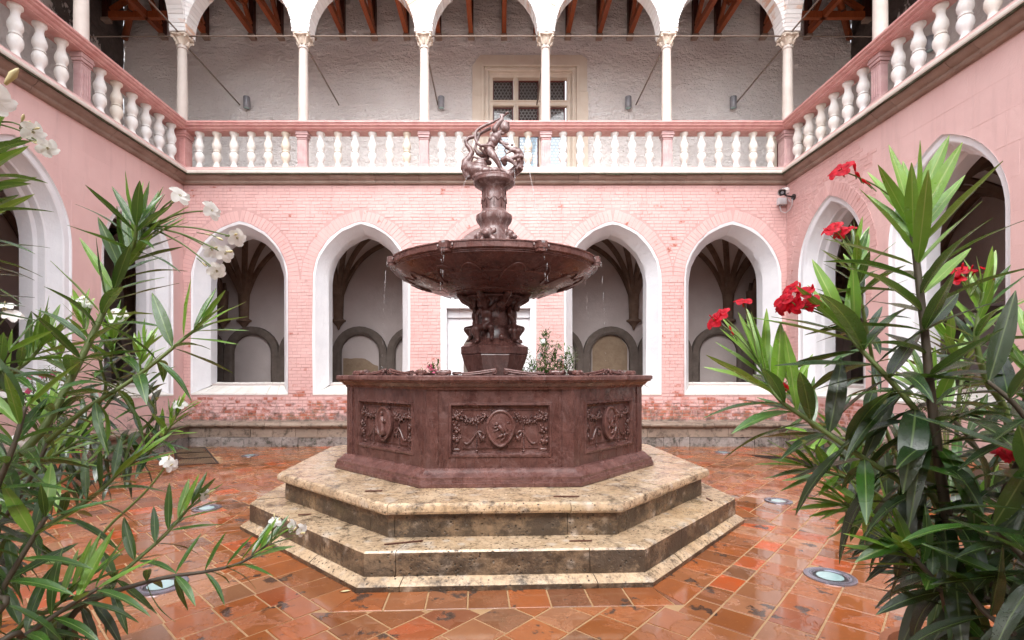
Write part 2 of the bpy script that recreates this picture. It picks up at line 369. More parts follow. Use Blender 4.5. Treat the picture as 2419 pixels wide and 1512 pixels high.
# foliage
def leafmat(name, c1, c2, rough=.3, mid=(.30, .40, .12)):
    a = NM(name); uv = a.n('ShaderNodeUVMap').outputs[0]
    sp = a.n('ShaderNodeSeparateXYZ'); a.l(uv, sp.inputs[0])
    across = a.math('ABSOLUTE', a.math('SUBTRACT', sp.outputs[0], .5))
    r = a.n('ShaderNodeObjectInfo').outputs['Random']
    col = a.mix(a.math('MULTIPLY', r, 1.0), c1, c2)
    col = a.mix(a.ramp(a.noise(40, 3), (.4, 0.0), (.75, .35)), col, tuple(x*.6 for x in c1))
    col = a.mix(a.ramp(a.noise(19, 4), (.68, 0.0), (.74, .6)), col, (.22, .20, .04))
    col = a.mix(a.ramp(across, (.012, .85), (.05, 0.0)), col, mid)
    drops = a.ramp(a.voro(330), (.16, 1.0), (.32, 0.0))
    drops = a.math('MULTIPLY', drops, a.ramp(a.noise(30, 3), (.45, 0.0), (.55, 1.0)))
    vein = a.n('ShaderNodeTexWave'); vein.inputs['Scale'].default_value = 24
    mp = a.n('ShaderNodeMapping'); mp.inputs['Rotation'].default_value = (0, 0, .5); a.l(uv, mp.inputs[0]); a.l(mp.outputs[0], vein.inputs['Vector'])
    h = a.math('ADD', drops, a.math('MULTIPLY', vein.outputs['Fac'], .08))
    nb = a.bump(h, .6, .0022)
    m = a.done(col, a.ramp(a.noise(12, 3), (.35, rough*.75), (.7, rough*1.5)), nb, spec=1.0, **{'Coat Weight': .3, 'Coat Roughness': .12, 'Coat IOR': 1.5})
    tr = a.n('ShaderNodeBsdfTranslucent'); a.set(tr.inputs['Color'], a.mix(.5, col, (.30, .48, .06)))
    mx = a.n('ShaderNodeMixShader'); mx.inputs[0].default_value = .13
    a.l(a.b.outputs[0], mx.inputs[1]); a.l(tr.outputs[0], mx.inputs[2])
    a.l(mx.outputs[0], a.nt.nodes['Material Output'].inputs[0])
    return m
M['leafD'] = leafmat('oleander_leaf_mature', (.008, .030, .008), (.015, .052, .011), .2, (.12, .19, .06))
M['leafM'] = leafmat('oleander_leaf', (.024, .092, .008), (.045, .145, .013), .22, (.20, .30, .08))
M['leafY'] = leafmat('oleander_leaf_young', (.13, .31, .02), (.21, .42, .03), .32, (.40, .52, .14))
M['stem'] = flat('oleander_green_stem', (.12, .17, .045), .5); M['stemD'] = flat('oleander_brown_stem', (.075, .06, .04), .6)
def petal(name, c, c2):
    a = NM(name); m = a.done(a.mix(a.ramp(a.noise(110, 4), (.35, 0.0), (.65, 1.0)), c, c2), .45, a.bump(a.noise(60, 3), .3, .002), spec=.4)
    tr = a.n('ShaderNodeBsdfTranslucent'); tr.inputs[0].default_value = (*c, 1)
    mx = a.n('ShaderNodeMixShader'); mx.inputs[0].default_value = .45
    a.l(a.b.outputs[0], mx.inputs[1]); a.l(tr.outputs[0], mx.inputs[2]); a.l(mx.outputs[0], a.nt.nodes['Material Output'].inputs[0])
    return m
M['petalW'] = petal('white_petal', (.93, .93, .92), (.90, .90, .87)); M['petalR'] = petal('crimson_petal', (.80, .016, .04), (.34, .004, .02))
M['petalP'] = petal('pink_petal', (.72, .14, .26), (.6, .08, .2)); M['throat'] = flat('pale_flower_throat', (.62, .55, .30), .5)
# ================================================================== STRUCTURE
XL, XR, YB = -7.19, 6.59, 11.4
FB = lambda u, d, z: Vector((u, YB+d, z))
FL = lambda u, d, z: Vector((XL-d, u, z))
FR = lambda u, d, z: Vector((XR+d, u, z))
FRAMES = {'back': FB, 'left': FL, 'right': FR}
YN = -5.0                       # the side wings run on past the camera
def span(side, d):              # mitred extent of a run at depth d
    if side == 'back': return XL-d, XR+d
    return YN, YB+d
def sheet_with_holes(fn, outer, holes, d0, d1):
    """wall slab between depths d0 and d1 with openings"""
    polys = [outer]+holes
    tri = tessellate_polygon([[Vector((p[0], p[1], 0)) for p in q] for q in polys])
    flat_ = [p for q in polys for p in q]; n = len(flat_); mb = MB()
    vs = [fn(p[0], d0, p[1]) for p in flat_]+[fn(p[0], d1, p[1]) for p in flat_]
    fs = [tuple(t) for t in tri]+[tuple(i+n for i in reversed(t)) for t in tri]
    k = 0
    for q in polys:
        m = len(q)
        for i in range(m): j = (i+1) % m; fs.append((k+i, k+j, k+j+n, k+i+n))
        k += m
    mb.add(vs, fs); return mb
def gothic(cx, w, zb, zs, za, n=10):
    """pointed-arch outline: bottom left, up, over, down, bottom right"""
    h = za-zs; r = (h*h+w*w)/(2*w); pts = [(cx-w, zb), (cx-w, (zb+zs)/2), (cx-w, zs)]
    a1 = math.asin(min(1, h/r))
    for i in range(1, n+1):
        a = a1*i/n; pts.append((cx-w+r-r*cos(a), zs+r*sin(a)))
    right = [(2*cx-x, z) for x, z in reversed(pts[:-1])]
    return pts+right
def gothic_half(w, zs, za, z):
    if z <= zs: return w
    if z >= za: return 0
    h = za-zs; r = (h*h+w*w)/(2*w); return max(0, w-r+sqrt(max(0, r*r-(z-zs)**2)))
# --- ground and floor
g = MB(); g.add([(-250,-250,-.06),(250,-250,-.06),(250,250,-.06),(-250,250,-.06)], [(0,1,2,3)])
part('ground', g, M['earth'], kind='structure')
g = MB(); g.add([(XL-.3,YN-1,-.0045),(XR+.3,YN-1,-.0045),(XR+.3,YB+.3,-.0045),(XL-.3,YB+.3,-.0045)], [(0,1,2,3)])
floor = part('courtyard_floor', g, M['grout'], kind='structure')
FC = Vector((-.05, 6.35)); ROT = radians(2.5)      # fountain centre and turn
T8 = math.tan(pi/8)
def octp(k, a, t, z=0.0):     # point on face k (0 = front) of an octagon of apothem a; t in -1..1 along the face
    an = -pi/2+ROT+k*pi/4; n = Vector((cos(an), sin(an))); e = Vector((-sin(an), cos(an)))
    p = FC+n*a+e*(t*a*T8); return Vector((p.x, p.y, z))
# --- terracotta tiles
AP_PL = 1.207*2.20      # plinth apothem
BORD = AP_PL+.285
LAMPS = [(2.62, 3.94, .18), (3.53, 6.29, .16), (4.6, 10.2, .16), (-4.88, 9.82, .16), (-2.55, 3.78, .18), (-3.47, 5.95, .16)]
GRATES = [[(-7.0,10.75),(-6.42,10.95),(-5.0,8.95),(-5.62,8.72)], [(4.95,9.9),(5.5,9.7),(6.3,8.1),(5.75,7.9)]]
def cut(poly, p, n):      # keep the part of a convex polygon with (q-p).n >= 0
    out = []
    for i in range(len(poly)):
        a, b = poly[i], poly[(i+1) % len(poly)]
        da = (a-p).dot(n); db = (b-p).dot(n)
        if da >= 0: out.append(a)
        if (da >= 0) != (db >= 0): out.append(a+(b-a)*(da/(da-db)))
    return out
def area(p): return abs(sum(p[i].x*p[(i+1)%len(p)].y-p[(i+1)%len(p)].x*p[i].y for i in range(len(p))))/2
def in_poly(p, q):
    s = None
    for i in range(len(q)):
        a = Vector(q[i]); b = Vector(q[(i+1) % len(q)]); c = (b-a).x*(p-a).y-(b-a).y*(p-a).x
        if s is None: s = c > 0
        elif (c > 0) != s: return False
    return True
tiles = []
SZ = .285; A45 = radians(45)+ROT
e1 = Vector((cos(A45), sin(A45))); e2 = Vector((-e1.y, e1.x))
rt = random.Random(5)
rows = range(-45, 46)
for i in rows:
    off = rt.uniform(-.5, .5)*(.55 if i % 3 else .2); x = -45*SZ+off*SZ; cells = []
    while x < 45*SZ:
        L = SZ*rt.choice([1, 1, 1, 1, 1, .97, 1.03, .55 if rt.random() < .25 else 1]); cells.append((x, x+L)); x += L
    for x0, x1 in cells:
        g_ = .0065; y0 = i*SZ; y1 = y0+SZ
        P = [FC+e1*u+e2*v for u, v in ((x0+g_, y0+g_), (x1-g_, y0+g_), (x1-g_, y1-g_), (x0+g_, y1-g_))]
        c = sum(P, Vector((0, 0)))/4
        if c.y < .6 or c.y > YB-.3 or c.x < XL+.1 or c.x > XR-.1: continue
        if c.y < 3 and abs(c.x) > c.y*1.35+.6: continue
        an = atan2(c.y-FC.y, c.x-FC.x); k = round((an+pi/2-ROT)/(pi/4)) % 8
        for kk in (k, (k+1) % 8, (k-1) % 8):
            a_ = -pi/2+ROT+kk*pi/4; n_ = Vector((cos(a_), sin(a_)))
            if kk == k: P = cut(P, FC+n_*(BORD+.006), n_)
            elif P and all((q-FC).dot(n_) > -9 for q in P):
                pass
            if len(P) < 3: break
        if len(P) < 3 or area(P) < .004: continue
        tiles.append([P, rt.random()])
for k in range(8):            # border course parallel to the plinth
    L = 2*BORD*T8; x = -L/2+rt.uniform(0, .1); xs = [-L/2]
    while x < L/2-.12:
        x += rt.choice([.285, .285, .285, .29, .13 if rt.random() < .15 else .285]); xs.append(min(x, L/2))
    if xs[-1] < L/2: xs.append(L/2)
    a_ = -pi/2+ROT+k*pi/4; n_ = Vector((cos(a_), sin(a_))); e_ = Vector((-n_.y, n_.x))
    for xa, xb in zip(xs, xs[1:]):
        if xb-xa < .02: continue
        def lim(v, r): return max(-r*T8, min(r*T8, v))
        r0, r1 = AP_PL-.02, BORD-.006
        P = [FC+n_*r0+e_*lim(xa+.006, r0), FC+n_*r1+e_*lim(xa+.006, r1), FC+n_*r1+e_*lim(xb-.006, r1), FC+n_*r0+e_*lim(xb-.006, r0)]
        tiles.append([P, rt.random()])
def near_fix(c):
    return any((c-Vector((x, y))).length < r*.6 for x, y, r in LAMPS) or any(in_poly(c, q) for q in GRATES)
def tile_geo(mb, P, rr, base=Vector((0, 0))):
    h = rt.uniform(-.0012, .0015); tx, ty = rt.uniform(-.008, .008), rt.uniform(-.008, .008)
    c = sum(P, Vector((0, 0)))/len(P)
    top = []
    for p in P:
        q = p+(c-p).normalized()*.004
        top.append((q.x, q.y, h+tx*(q.x-c.x)+ty*(q.y-c.y)))
    bot = [(p.x, p.y, -.012) for p in P]
    mid = [(p.x, p.y, t[2]-.003) for p, t in zip(P, top)]
    n = len(P); s0 = sum((P[i].x*P[(i+1)%n].y-P[(i+1)%n].x*P[i].y) for i in range(n))
    f = [tuple(range(n))]+[(i, n+i, n+(i+1)%n, (i+1)%n) for i in range(n)]+[(n+i, 2*n+i, 2*n+(i+1)%n, n+(i+1)%n) for i in range(n)]
    if s0 < 0: f = [tuple(reversed(x)) for x in f]
    mb.tint = rr; mb.add(top+mid+bot, f)
vis = []
for P, rr in tiles:
    c = sum(P, Vector((0, 0)))/len(P)
    if near_fix(c): continue
    ix = 1176+F*c.x/c.y; iy = 884+F*1.6/c.y
    inside = -40 < ix < 2460 and iy < 1560 and not ((c-FC).length > 9 or (c-FC).length < AP_PL*.95)
    hidden = (c.y > FC.y and abs(c.x-FC.x) < 2.2)
    vis.append((area(P)/c.y**3 if inside and not hidden else 0, P, rr))
vis.sort(key=lambda t: -t[0])
for s_, P, rr in vis[:300]:
    mb = MB(); tile_geo(mb, P, rr); c = sum(P, Vector((0, 0)))/len(P)
    o = part('tile', mb, M['tile'], floor, loc=(c.x, c.y, 0))
mb = MB()
for s_, P, rr in vis[300:]: tile_geo(mb, P, rr)
part('paving_tiles', mb, M['tile'], floor, kind='stuff')
# --- walls -----------------------------------------------------------------
WZ0, WZS, WZA = 1.155, 3.75, 5.09
BACKWIN = [-5.9, -3.12, 2.62, 5.36]; SIDEWIN = {'left': [10.05, 7.42, 4.8, 2.2], 'right': [9.95, 7.42, 4.8, 2.2]}
def win_rings(side):
    """(depth, half width, bottom, spring, apex)"""
    if side == 'back':
        return [(-.006, 1.11, WZ0, WZS, WZA), (.012, 1.065, WZ0+.02, WZS, WZA-.06), (.16, .985, WZ0+.08, WZS, 5.0-.05), (.30, .90, WZ0+.15, WZS, 4.90-.03), (.36, .868, WZ0+.18, WZS, 4.86), (.62, .865, WZ0+.25, WZS, 4.86)]
    zo = 5.16
    return [(-.006, 1.0, WZ0, WZS, zo), (.03, .985, WZ0+.01, WZS, zo-.02), (.035, .90, WZ0+.02, WZS, zo-.10), (.05, .885, WZ0+.03, WZS, zo-.12), (.11, .875, WZ0+.05, WZS, zo-.13),
            (.24, .80, WZ0+.12, WZS, zo-.21), (.25, .775, WZ0+.13, WZS, zo-.24), (.36, .765, WZ0+.17, WZS, zo-.25), (.40, .725, WZ0+.2, WZS, zo-.29), (.62, .72, WZ0+.25, WZS, zo-.30)]
def surround(fn, cx, side, wall):
    mb = MB(); rows = []
    rg = random.Random(int(cx*100))
    for d, w_, zb, zs, za in win_rings(side):
        row = []
        for (u, z) in gothic(cx, w_, zb, zs, za, 12):
            j = .009 if side == 'back' else .003
            row.append(fn(u+rg.uniform(-j, j), d, z+rg.uniform(-j, j)))
        rows.append(row)
    n = len(rows[0]); mb.grid(rows)
    part('window_surround', mb, M['white'], wall, True, radians(22))
    sb = MB(); rr = win_rings(side); k = 9
    for i in range(k):       # the sloping sill is laid in pieces
        t0, t1 = i/k, (i+1)/k; P = []
        for d, w_, zb, zs, za in (rr[0], rr[-1]):
            for t in (t0, t1): P.append((cx-w_+2*w_*t+(.004 if t == t0 else -.004), d, zb))
        a, b, c_, d_ = P
        dz = rg.uniform(0, .006)
        top = [fn(a[0], a[1]-.004, a[2]+dz), fn(b[0], b[1]-.004, b[2]+dz), fn(d_[0], d_[1], d_[2]+dz), fn(c_[0], c_[1], c_[2]+dz)]
        bot = [fn(a[0], a[1]-.004, a[2]-.03), fn(b[0], b[1]-.004, b[2]-.03), fn(d_[0], d_[1], d_[2]-.1), fn(c_[0], c_[1], c_[2]-.1)]
        sb.tint = rg.random()
        sb.add(top+bot, [(0,1,2,3),(7,6,5,4),(0,4,5,1),(1,5,6,2),(2,6,7,3),(3,7,4,0)])
    part('window_sill', sb, M['sill'], wall)
def voussoirs(mb, fn, cx, w_, zs, za, dep, n, d=-.004, rg=random):
    """ring of radial bricks over a pointed arch, proud of the wall"""
    h = za-zs; r = (h*h+w_*w_)/(2*w_); a1 = math.asin(min(1, h/r))
    for sd in (-1, 1):
        for i in range(n):
            b0 = a1*(i+.05)/n; b1 = a1*(i+.95)/n; dd = dep*rg.uniform(.93, 1.04); q = []
            for (aa, rr) in ((b0, r+.012), (b1, r+.012), (b1, r+dd), (b0, r+dd)):
                u = cx+sd*(-w_+r-rr*cos(aa)); z = zs+rr*sin(aa)
                if sd*(u-cx) > 0 and False: pass
                q.append((u, z))
            if sd*(q[3][0]-cx) > -0.0 and i > n-3:      # keep keystone side clean
                q = [(min(u, cx-.004) if sd == 1 else max(u, cx+.004), z) for u, z in q]
            f = d-rg.uniform(0, .004); mb.tint = rg.random()
            P = [fn(u, .02, z) for u, z in q]+[fn(u, f, z) for u, z in q]
            mb.add(P, [(4,5,6,7)]+[(j, (j+1)%4, 4+(j+1)%4, 4+j) for j in range(4)])
def blocked(z0, z1, ops):      # intervals taken by openings in a course
    out = []
    for cx, w_, zb, zs, za, dep in ops:
        if z1 < zb-.0 or z0 > za+dep: continue
        hw = max(gothic_half(w_, zs, za, z0), 0)
        if z0 > zs-.05:
            h = za-zs; r = (h*h+w_*w_)/(2*w_)+dep; x = r-dep-w_
            zz = z0-zs
            hw = sqrt(max(0, r*r-zz*zz))-x if abs(zz) < r else 0
            if hw <= 0: continue
        out.append((cx-hw, cx+hw))
    return sorted(out)
def free(u0, u1, bl):
    res = []; x = u0
    for a, b in bl:
        if a > x: res.append((x, min(a, u1)))
        x = max(x, b)
    if x < u1: res.append((x, u1))
    return [(a, b) for a, b in res if b-a > .03]
def courses(fn, u0, u1, z0, z1, ops, L, H, gap, rg, emit, prob=1.0, clip=None):
    z = z0; i = 0
    while z < z1-.02:
        hh = min(H, z1-z)
        for a, b in free(u0, u1, blocked(z, z+hh, ops)):
            x = a-(L*.5 if i % 2 else 0)-rg.uniform(0, L*.12)
            while x < b:
                l = L*rg.uniform(.9, 1.06) if rg.random() < .75 else L*.52
                p, q = max(x, a), min(x+l, b)
                if q-p > .035 and rg.random() < prob and (clip is None or clip((p+q)/2, z)):
                    emit(p+gap/2, q-gap/2, z+gap/2, z+hh-gap/2)
                x += l
        z += H; i += 1
def brick_geo(mb, fn, u0, u1, z0, z1, rg, d0=-.002, d1=-.0075):
    f = rg.uniform(d1, d0); j = lambda: rg.uniform(-.003, .003); b = .004
    P = [fn(u0, .015, z0), fn(u1, .015, z0), fn(u1, .015, z1), fn(u0, .015, z1)]
    P += [fn(u0+b+j(), f+j(), z0+b+j()*.6), fn(u1-b+j(), f+j(), z0+b+j()*.6), fn(u1-b+j(), f+j(), z1-b+j()*.6), fn(u0+b+j(), f+j(), z1-b+j()*.6)]
    mb.tint = rg.random()
    mb.add(P, [(4,5,6,7)]+[(k, (k+1)%4, 4+(k+1)%4, 4+k) for k in range(4)])
DOOR = (-.22, 1.0, .0, WZS, WZA)
def make_wall(side):
    fn = FRAMES[side]; rg = random.Random(3+len(side))
    lab = {'back': 'pink painted brick courtyard wall with four white pointed windows and a white doorway, behind the fountain',
           'left': 'smooth pink cloister wall on the left with deep moulded white pointed windows',
           'right': 'pink wall on the right, brick beside the corner and smooth stone nearer, with pointed windows'}[side]
    loc = {'back': (0, YB, 0), 'left': (XL, 5, 0), 'right': (XR, 5, 0)}[side]
    wall = empty('cloister_wall', loc, lab, 'wall', 'pink courtyard walls')
    cs = BACKWIN if side == 'back' else SIDEWIN[side]
    r0 = win_rings(side)[0]
    holes = [[(u, z) for u, z in gothic(c, r0[1]-.002, r0[2]+.004, r0[3], r0[4]-.004, 12)] for c in cs]
    inner = win_rings(side)[-1]
    u0, u1 = span(side, 0)
    if side != 'back': u1 = YB
    if side == 'back':
        holes.append([(DOOR[0]-1.07, .02), (DOOR[0]-1.07, 3.35), (DOOR[0]+1.07, 3.35), (DOOR[0]+1.07, .02)])
        holes.append(gothic(DOOR[0], 1.0, 3.62, 3.75, 5.0, 12))
    outer = [(u0, 0), (u1, 0), (u1, 5.93), (u0, 5.93)]
    part('masonry', sheet_with_holes(fn, outer, holes, 0, .3), M['mortar' if side == 'back' else 'plaster'], wall)
    # the inner leaf meets the narrower inner ring
    ih = [[(u, z) for u, z in gothic(c, inner[1]+.03, inner[2]-.03, inner[3], inner[4]+.03, 12)] for c in cs]
    if side == 'back': ih.append([(DOOR[0]-.55, .02), (DOOR[0]-.55, 2.2), (DOOR[0]-.35, 2.62), (DOOR[0], 2.78), (DOOR[0]+.35, 2.62), (DOOR[0]+.55, 2.2), (DOOR[0]+.55, .02)])
    a0, a1 = span(side, .6)
    part('inner_leaf', sheet_with_holes(fn, [(a0, 0), (a1, 0), (a1, 5.9), (a0, 5.9)], ih, .42, .615), M['vault'], wall)
    for c in cs: surround(fn, c, side, wall)
    ops = [(c, r0[1]+.0, r0[2], r0[3], r0[4], .27) for c in cs]
    if side == 'back':
        ops.append((DOOR[0], 1.08, 0, WZS, WZA, .27))
        vb = MB()
        for c in cs+[DOOR[0]]: voussoirs(vb, fn, c, r0[1] if c != DOOR[0] else 1.08, r0[3], r0[4], .26, 22, rg=rg)
        part('arch_bricks', vb, M['pink'], wall, kind='stuff')
        jobs = []
        courses(fn, u0+.01, u1-.01, .56, 5.90, [(c, w_, zb, zs, za, dp) for c, w_, zb, zs, za, dp in ops], .205, .0745, .008, rg, lambda *q: jobs.append(q))
        low = [q for q in jobs if q[2] < 1.19 and not (-2.0 < (q[0]+q[1])/2 < 2.1) and q[1]-q[0] > .08]
        low.sort(key=lambda q: (round(q[2]/.0745), q[0])); low = low[-300:] if len(low) > 300 else low
        ls = set(low); vb = MB()
        for q in jobs:
            if q not in ls: brick_geo(vb, fn, *q, rg)
        part('wall_bricks', vb, M['pink'], wall, kind='stuff')
        for q in low:
            b_ = MB(); brick_geo(b_, fn, q[0]+.003, q[1]-.003, q[2]+.002, q[3]-.002, rg, -.005, -.018)
            part('brick', b_, M['pink'], wall, loc=fn((q[0]+q[1])/2, 0, (q[2]+q[3])/2))
    elif side == 'right':
        vb = MB(); c = cs[0]; voussoirs(vb, fn, c, r0[1], r0[3], r0[4], .27, 22, rg=rg)
        bnd = lambda z: 8.75+.28*(round(z/.3) % 2)
        courses(fn, 8.6, YB-.01, .56, 5.9, ops, .205, .0745, .008, rg, lambda *q: brick_geo(vb, fn, *q, rg), clip=lambda u, z: u > bnd(z))
        part('wall_bricks', vb, M['pink'], wall, kind='stuff')
    if side != 'back':     # dressed stones of the smoother facing
        hi = 8.6 if side == 'right' else YB
        rj = random.Random(9)
        def emit(p, q, a, b):
            m_ = MB(); fdep = rj.uniform(-.0026, -.0012); m_.tint = rj.random()
            m_.boxf(fn, (p, fdep, a), (q, .02, b), .002)
            part('stone', m_, M['plaster'], wall, loc=fn((p+q)/2, 0, (a+b)/2))
        ops2 = [(c, r0[1]+.02, r0[2], r0[3], r0[4], .02) for c in cs]
        courses(fn, 2.4, hi-.01, .56, 5.9, ops2, .98, .445, .0025, rj, emit)
    # ---- stone cornice with its joints, drip slab and base course
    CP = [(.01, 5.915), (-.05, 5.925), (-.075, 5.95), (-.078, 5.99), (-.10, 6.0), (-.135, 6.02), (-.17, 6.06), (-.185, 6.095), (.01, 6.095)]
    u0, u1 = (XL, XR) if side == 'back' else (2.0, YB)
    u = u0; cuts = [u0]
    while u < u1-.7: u += rg.choice([.42, .6, .8, 1.0, 1.15]); cuts.append(u)
    cuts.append(u1)
    for i, (a, b) in enumerate(zip(cuts, cuts[1:])):
        m_ = MB(); m_.tint = rg.random(); rows = [[], []]; sh = rg.uniform(-.006, .004)
        for d, z in CP:
            ua = a+.003; ub = b-.003
            if side == 'back' and i == 0: ua = XL-d
            if i == len(cuts)-2: ub = (XR+d) if side == 'back' else YB+d
            rows[0].append(fn(ua, d+sh, z)); rows[1].append(fn(ub, d+sh, z))
        m_.grid([list(r) for r in zip(*rows)]); n = len(CP)
        m_.add(rows[0]+rows[1], [tuple(range(n)), tuple(range(2*n-1, n-1, -1))])
        part('cornice_stone', m_, M['cornice'], wall, True, radians(25), loc=fn((a+b)/2, 0, 6.0))
    def run(name, prof, mat, parent=wall, smooth=True):
        m_ = MB(); rows = []
        for d, z in prof:
            a, b = span(side, d)
            k = 40 if name == 'moss_crust' else 1
            rows.append([fn(a+(b-a)*i/k, d, z) for i in range(k+1)])
        rows.append(rows[0]); m_.grid(rows)
        return part(name, m_, mat, parent, smooth, radians(28))
    # crust of moss hanging under the slab
    m_ = MB(); a, b = span(side, -.2); n = int((b-a)/.035); lo = []; hi_ = []
    for i in range(n+1):
        t = a+(b-a)*i/n; j = noise.noise(Vector((t*2.1, len(side), 0)))+.6*noise.noise(Vector((t*13, len(side), 3)))
        dz = max(.004, .022+.022*j); dd = -.215-.02*rg.random()
        lo.append(fn(t, dd, 6.097-dz)); hi_.append(fn(t, -.235, 6.099))
    m_.grid([hi_, lo, [fn(a+(b-a)*i/n, -.16, 6.092) for i in range(n+1)]])
    part('moss_crust', m_, M['moss'], wall, kind='stuff')
    run('drip_slab', [(.2, 6.099), (-.235, 6.099), (-.245, 6.115), (-.245, 6.15), (-.235, 6.165), (-.2, 6.17), (.2, 6.17)], M['drip'])
    return wall
walls = {s: make_wall(s) for s in FRAMES}
# ---- doorway of the back wall: white rendered frame, pointed lunette, white infill
wall = walls['back']; cx = DOOR[0]; m_ = MB()
for (ua, ub, za, zb) in ((cx-1.09, cx-.955, .0, 3.10), (cx+.955, cx+1.09, .0, 3.10), (cx-1.09, cx+1.09, 3.103, 3.39)):
    m_.boxf(FB, (ua, -.012, za), (ub, .34, zb), .008)
part('door_surround', m_, M['white'], wall)
m_ = MB(); rows = []
for d, w_, za in ((-.01, 1.02, 5.02), (.12, .93, 4.92), (.25, .88, 4.86)):
    rows.append([FB(u, d, z) for u, z in gothic(cx, w_, 3.60, WZS, za, 12)])
m_.grid(rows); part('lunette_surround', m_, M['white'], wall, True, radians(25))
m_ = MB(); P = gothic(cx, .89, 3.60, WZS, 4.87, 12); m_.add([FB(u, .25, z) for u, z in P], [tuple(range(len(P)))])
part('lunette_infill', m_, M['plaster'], wall)
hole = [(cx-.50, .02), (cx-.50, 2.2), (cx-.33, 2.52), (cx, 2.68), (cx+.33, 2.52), (cx+.50, 2.2), (cx+.50, .02)]
part('doorway_infill', sheet_with_holes(FB, [(cx-.954, .0), (cx+.954, .0), (cx+.954, 2.9), (cx-.954, 2.9)], [hole], .22, .40), M['white'], wall)
m_ = MB(); m_.boxf(FB, (cx-.954, .16, 2.903), (cx+.954, .40, 3.10), .01); part('transom', m_, M['white'], wall)
m_ = MB(); rows = [[FB(cx+(u-cx)*k, d, z if z < .1 else z+(k-1)*.55) for u, z in hole] for k, d in ((1.0, .205), (1.16, .205), (1.16, .225), (1.0, .225))]
m_.grid(rows+[rows[0]]); part('door_arch', m_, M['arcstone'], wall)
# ---- stone benches
def make_bench(side):
    fn = FRAMES[side]; rg = random.Random(21+len(side))
    lab = {'back': 'weathered stone bench along the foot of the pink back wall', 'left': 'weathered stone bench along the foot of the left wall, behind the white oleander',
           'right': 'weathered stone bench along the foot of the right wall, behind the red oleander'}[side]
    b_ = empty('stone_bench', {'back': (0, YB-.2, 0), 'left': (XL+.2, 5, 0), 'right': (XR-.2, 5, 0)}[side], lab, 'bench', 'stone benches along the walls')
    # slabs with rounded nosing
    def run(u0, u1, prof, name, mat, L, parentjit):
        u = u0; cuts = [u0]
        while u < u1-L[-1]: u += rg.choice(L); cuts.append(u)
        cuts.append(u1)
        for i, (a, b) in enumerate(zip(cuts, cuts[1:])):
            k = max(2, int((b-a)/.12)); rows = []; m_ = MB(); m_.tint = rg.random()
            dz, dd = rg.uniform(-.008, .006), rg.uniform(-parentjit, parentjit)
            for d, z in prof:
                a_, b2 = a+.004, b-.004
                if side == 'back' and i == 0: a_ = XL-d
                if i == len(cuts)-2: b2 = (XR+d) if side == 'back' else YB+d
                row = []
                for q in range(k+1):
                    t = a_+(b2-a_)*q/k; nz = noise.noise(Vector((t*3, d*9, z*9)))*.008 if 0 < q < k else 0
                    row.append(fn(t, d+dd+(nz if d < 0 else 0), z+dz+nz*.5))
                rows.append(row)
            m_.grid(rows); n = len(prof)
            m_.add([r[0] for r in rows]+[r[-1] for r in rows], [tuple(range(n)), tuple(range(2*n-1, n-1, -1))])
            part(name, m_, mat, b_, True, radians(35), loc=fn((a+b)/2, -.2, 0))
    u0, u1 = (XL+.0, XR-.0) if side == 'back' else (2.0, YB)
    run(u0, u1, [(.0, .535), (-.36, .53), (-.40, .52), (-.425, .495), (-.425, .465), (-.405, .44), (-.37, .43), (-.345, .405), (-.33, .40), (0, .40)], 'bench_slab', M['bench'], [.7, .95, 1.15, 1.35], .006)
    run(u0, u1, [(.0, .402), (-.335, .402), (-.34, .30), (-.34, .205), (0, .205)], 'base_stone', M['bench'], [.5, .7, .9], .01)
    run(u0, u1, [(.0, .205), (-.34, .203), (-.35, .12), (-.36, .01), (-.36, -.02), (0, -.02)], 'footing_stone', M['rub2'], [.22, .35, .5, .62], .022)
    return b_
for s in FRAMES: make_bench(s)
# ---- balustrades
def baluster_mesh(seed):
    rg = random.Random(seed); k = rg.uniform(.95, 1.04)
    prof = [(.092, 0), (.094, .022), (.088, .035), (.078, .06), (.062, .10), (.053, .135), (.056, .165), (.078, .205), (.096, .25), (.102, .295), (.096, .34), (.078, .375), (.066, .388), (.066, .393),
            (.080, .398), (.083, .408), (.080, .418), (.066, .423), (.066, .43), (.080, .455), (.096, .50), (.099, .54), (.090, .585), (.070, .64), (.057, .69), (.054, .725), (.062, .76), (.076, .785), (.092, .80), (.095, .815), (.094, .845)]
    mb = MB(); mb.tint = rg.random(); mb.lathe([(r*k*rg.uniform(.985, 1.015), z) for r, z in prof], 18)
    return mb.mesh('baluster', True, angle=radians(40))
BAL = [baluster_mesh(i) for i in range(6)]
a = NM('pale_limestone_baluster'); r = a.rnd()
bc = a.ramp(r, (0, (.76, .755, .75)), (.5, (.78, .77, .75)), (.66, (.74, .70, .64)), (.8, (.76, .755, .76)), (.95, (.70, .635, .53)))
bc = a.mix(a.ramp(a.noise(6, 5, .65), (.42, 0.0), (.8, .5)), bc, (.58, .47, .36)); bc = a.mix(a.ramp(a.noise(26, 5, .8), (.66, 0.0), (.74, .5)), bc, (.3, .22, .18))
M['bal'] = a.done(bc, .7, a.bump(a.noise(30, 5), .35, .004), spec=.3)
for m in BAL: m.materials.append(M['bal'])
COLU = {'back': [XL-.05+2.776*i for i in range(6)], 'left': [YB+.05-2.776*i for i in range(1, 4)], 'right': [YB+.05-2.776*i for i in range(1, 4)]}
RAILTOP = 7.29
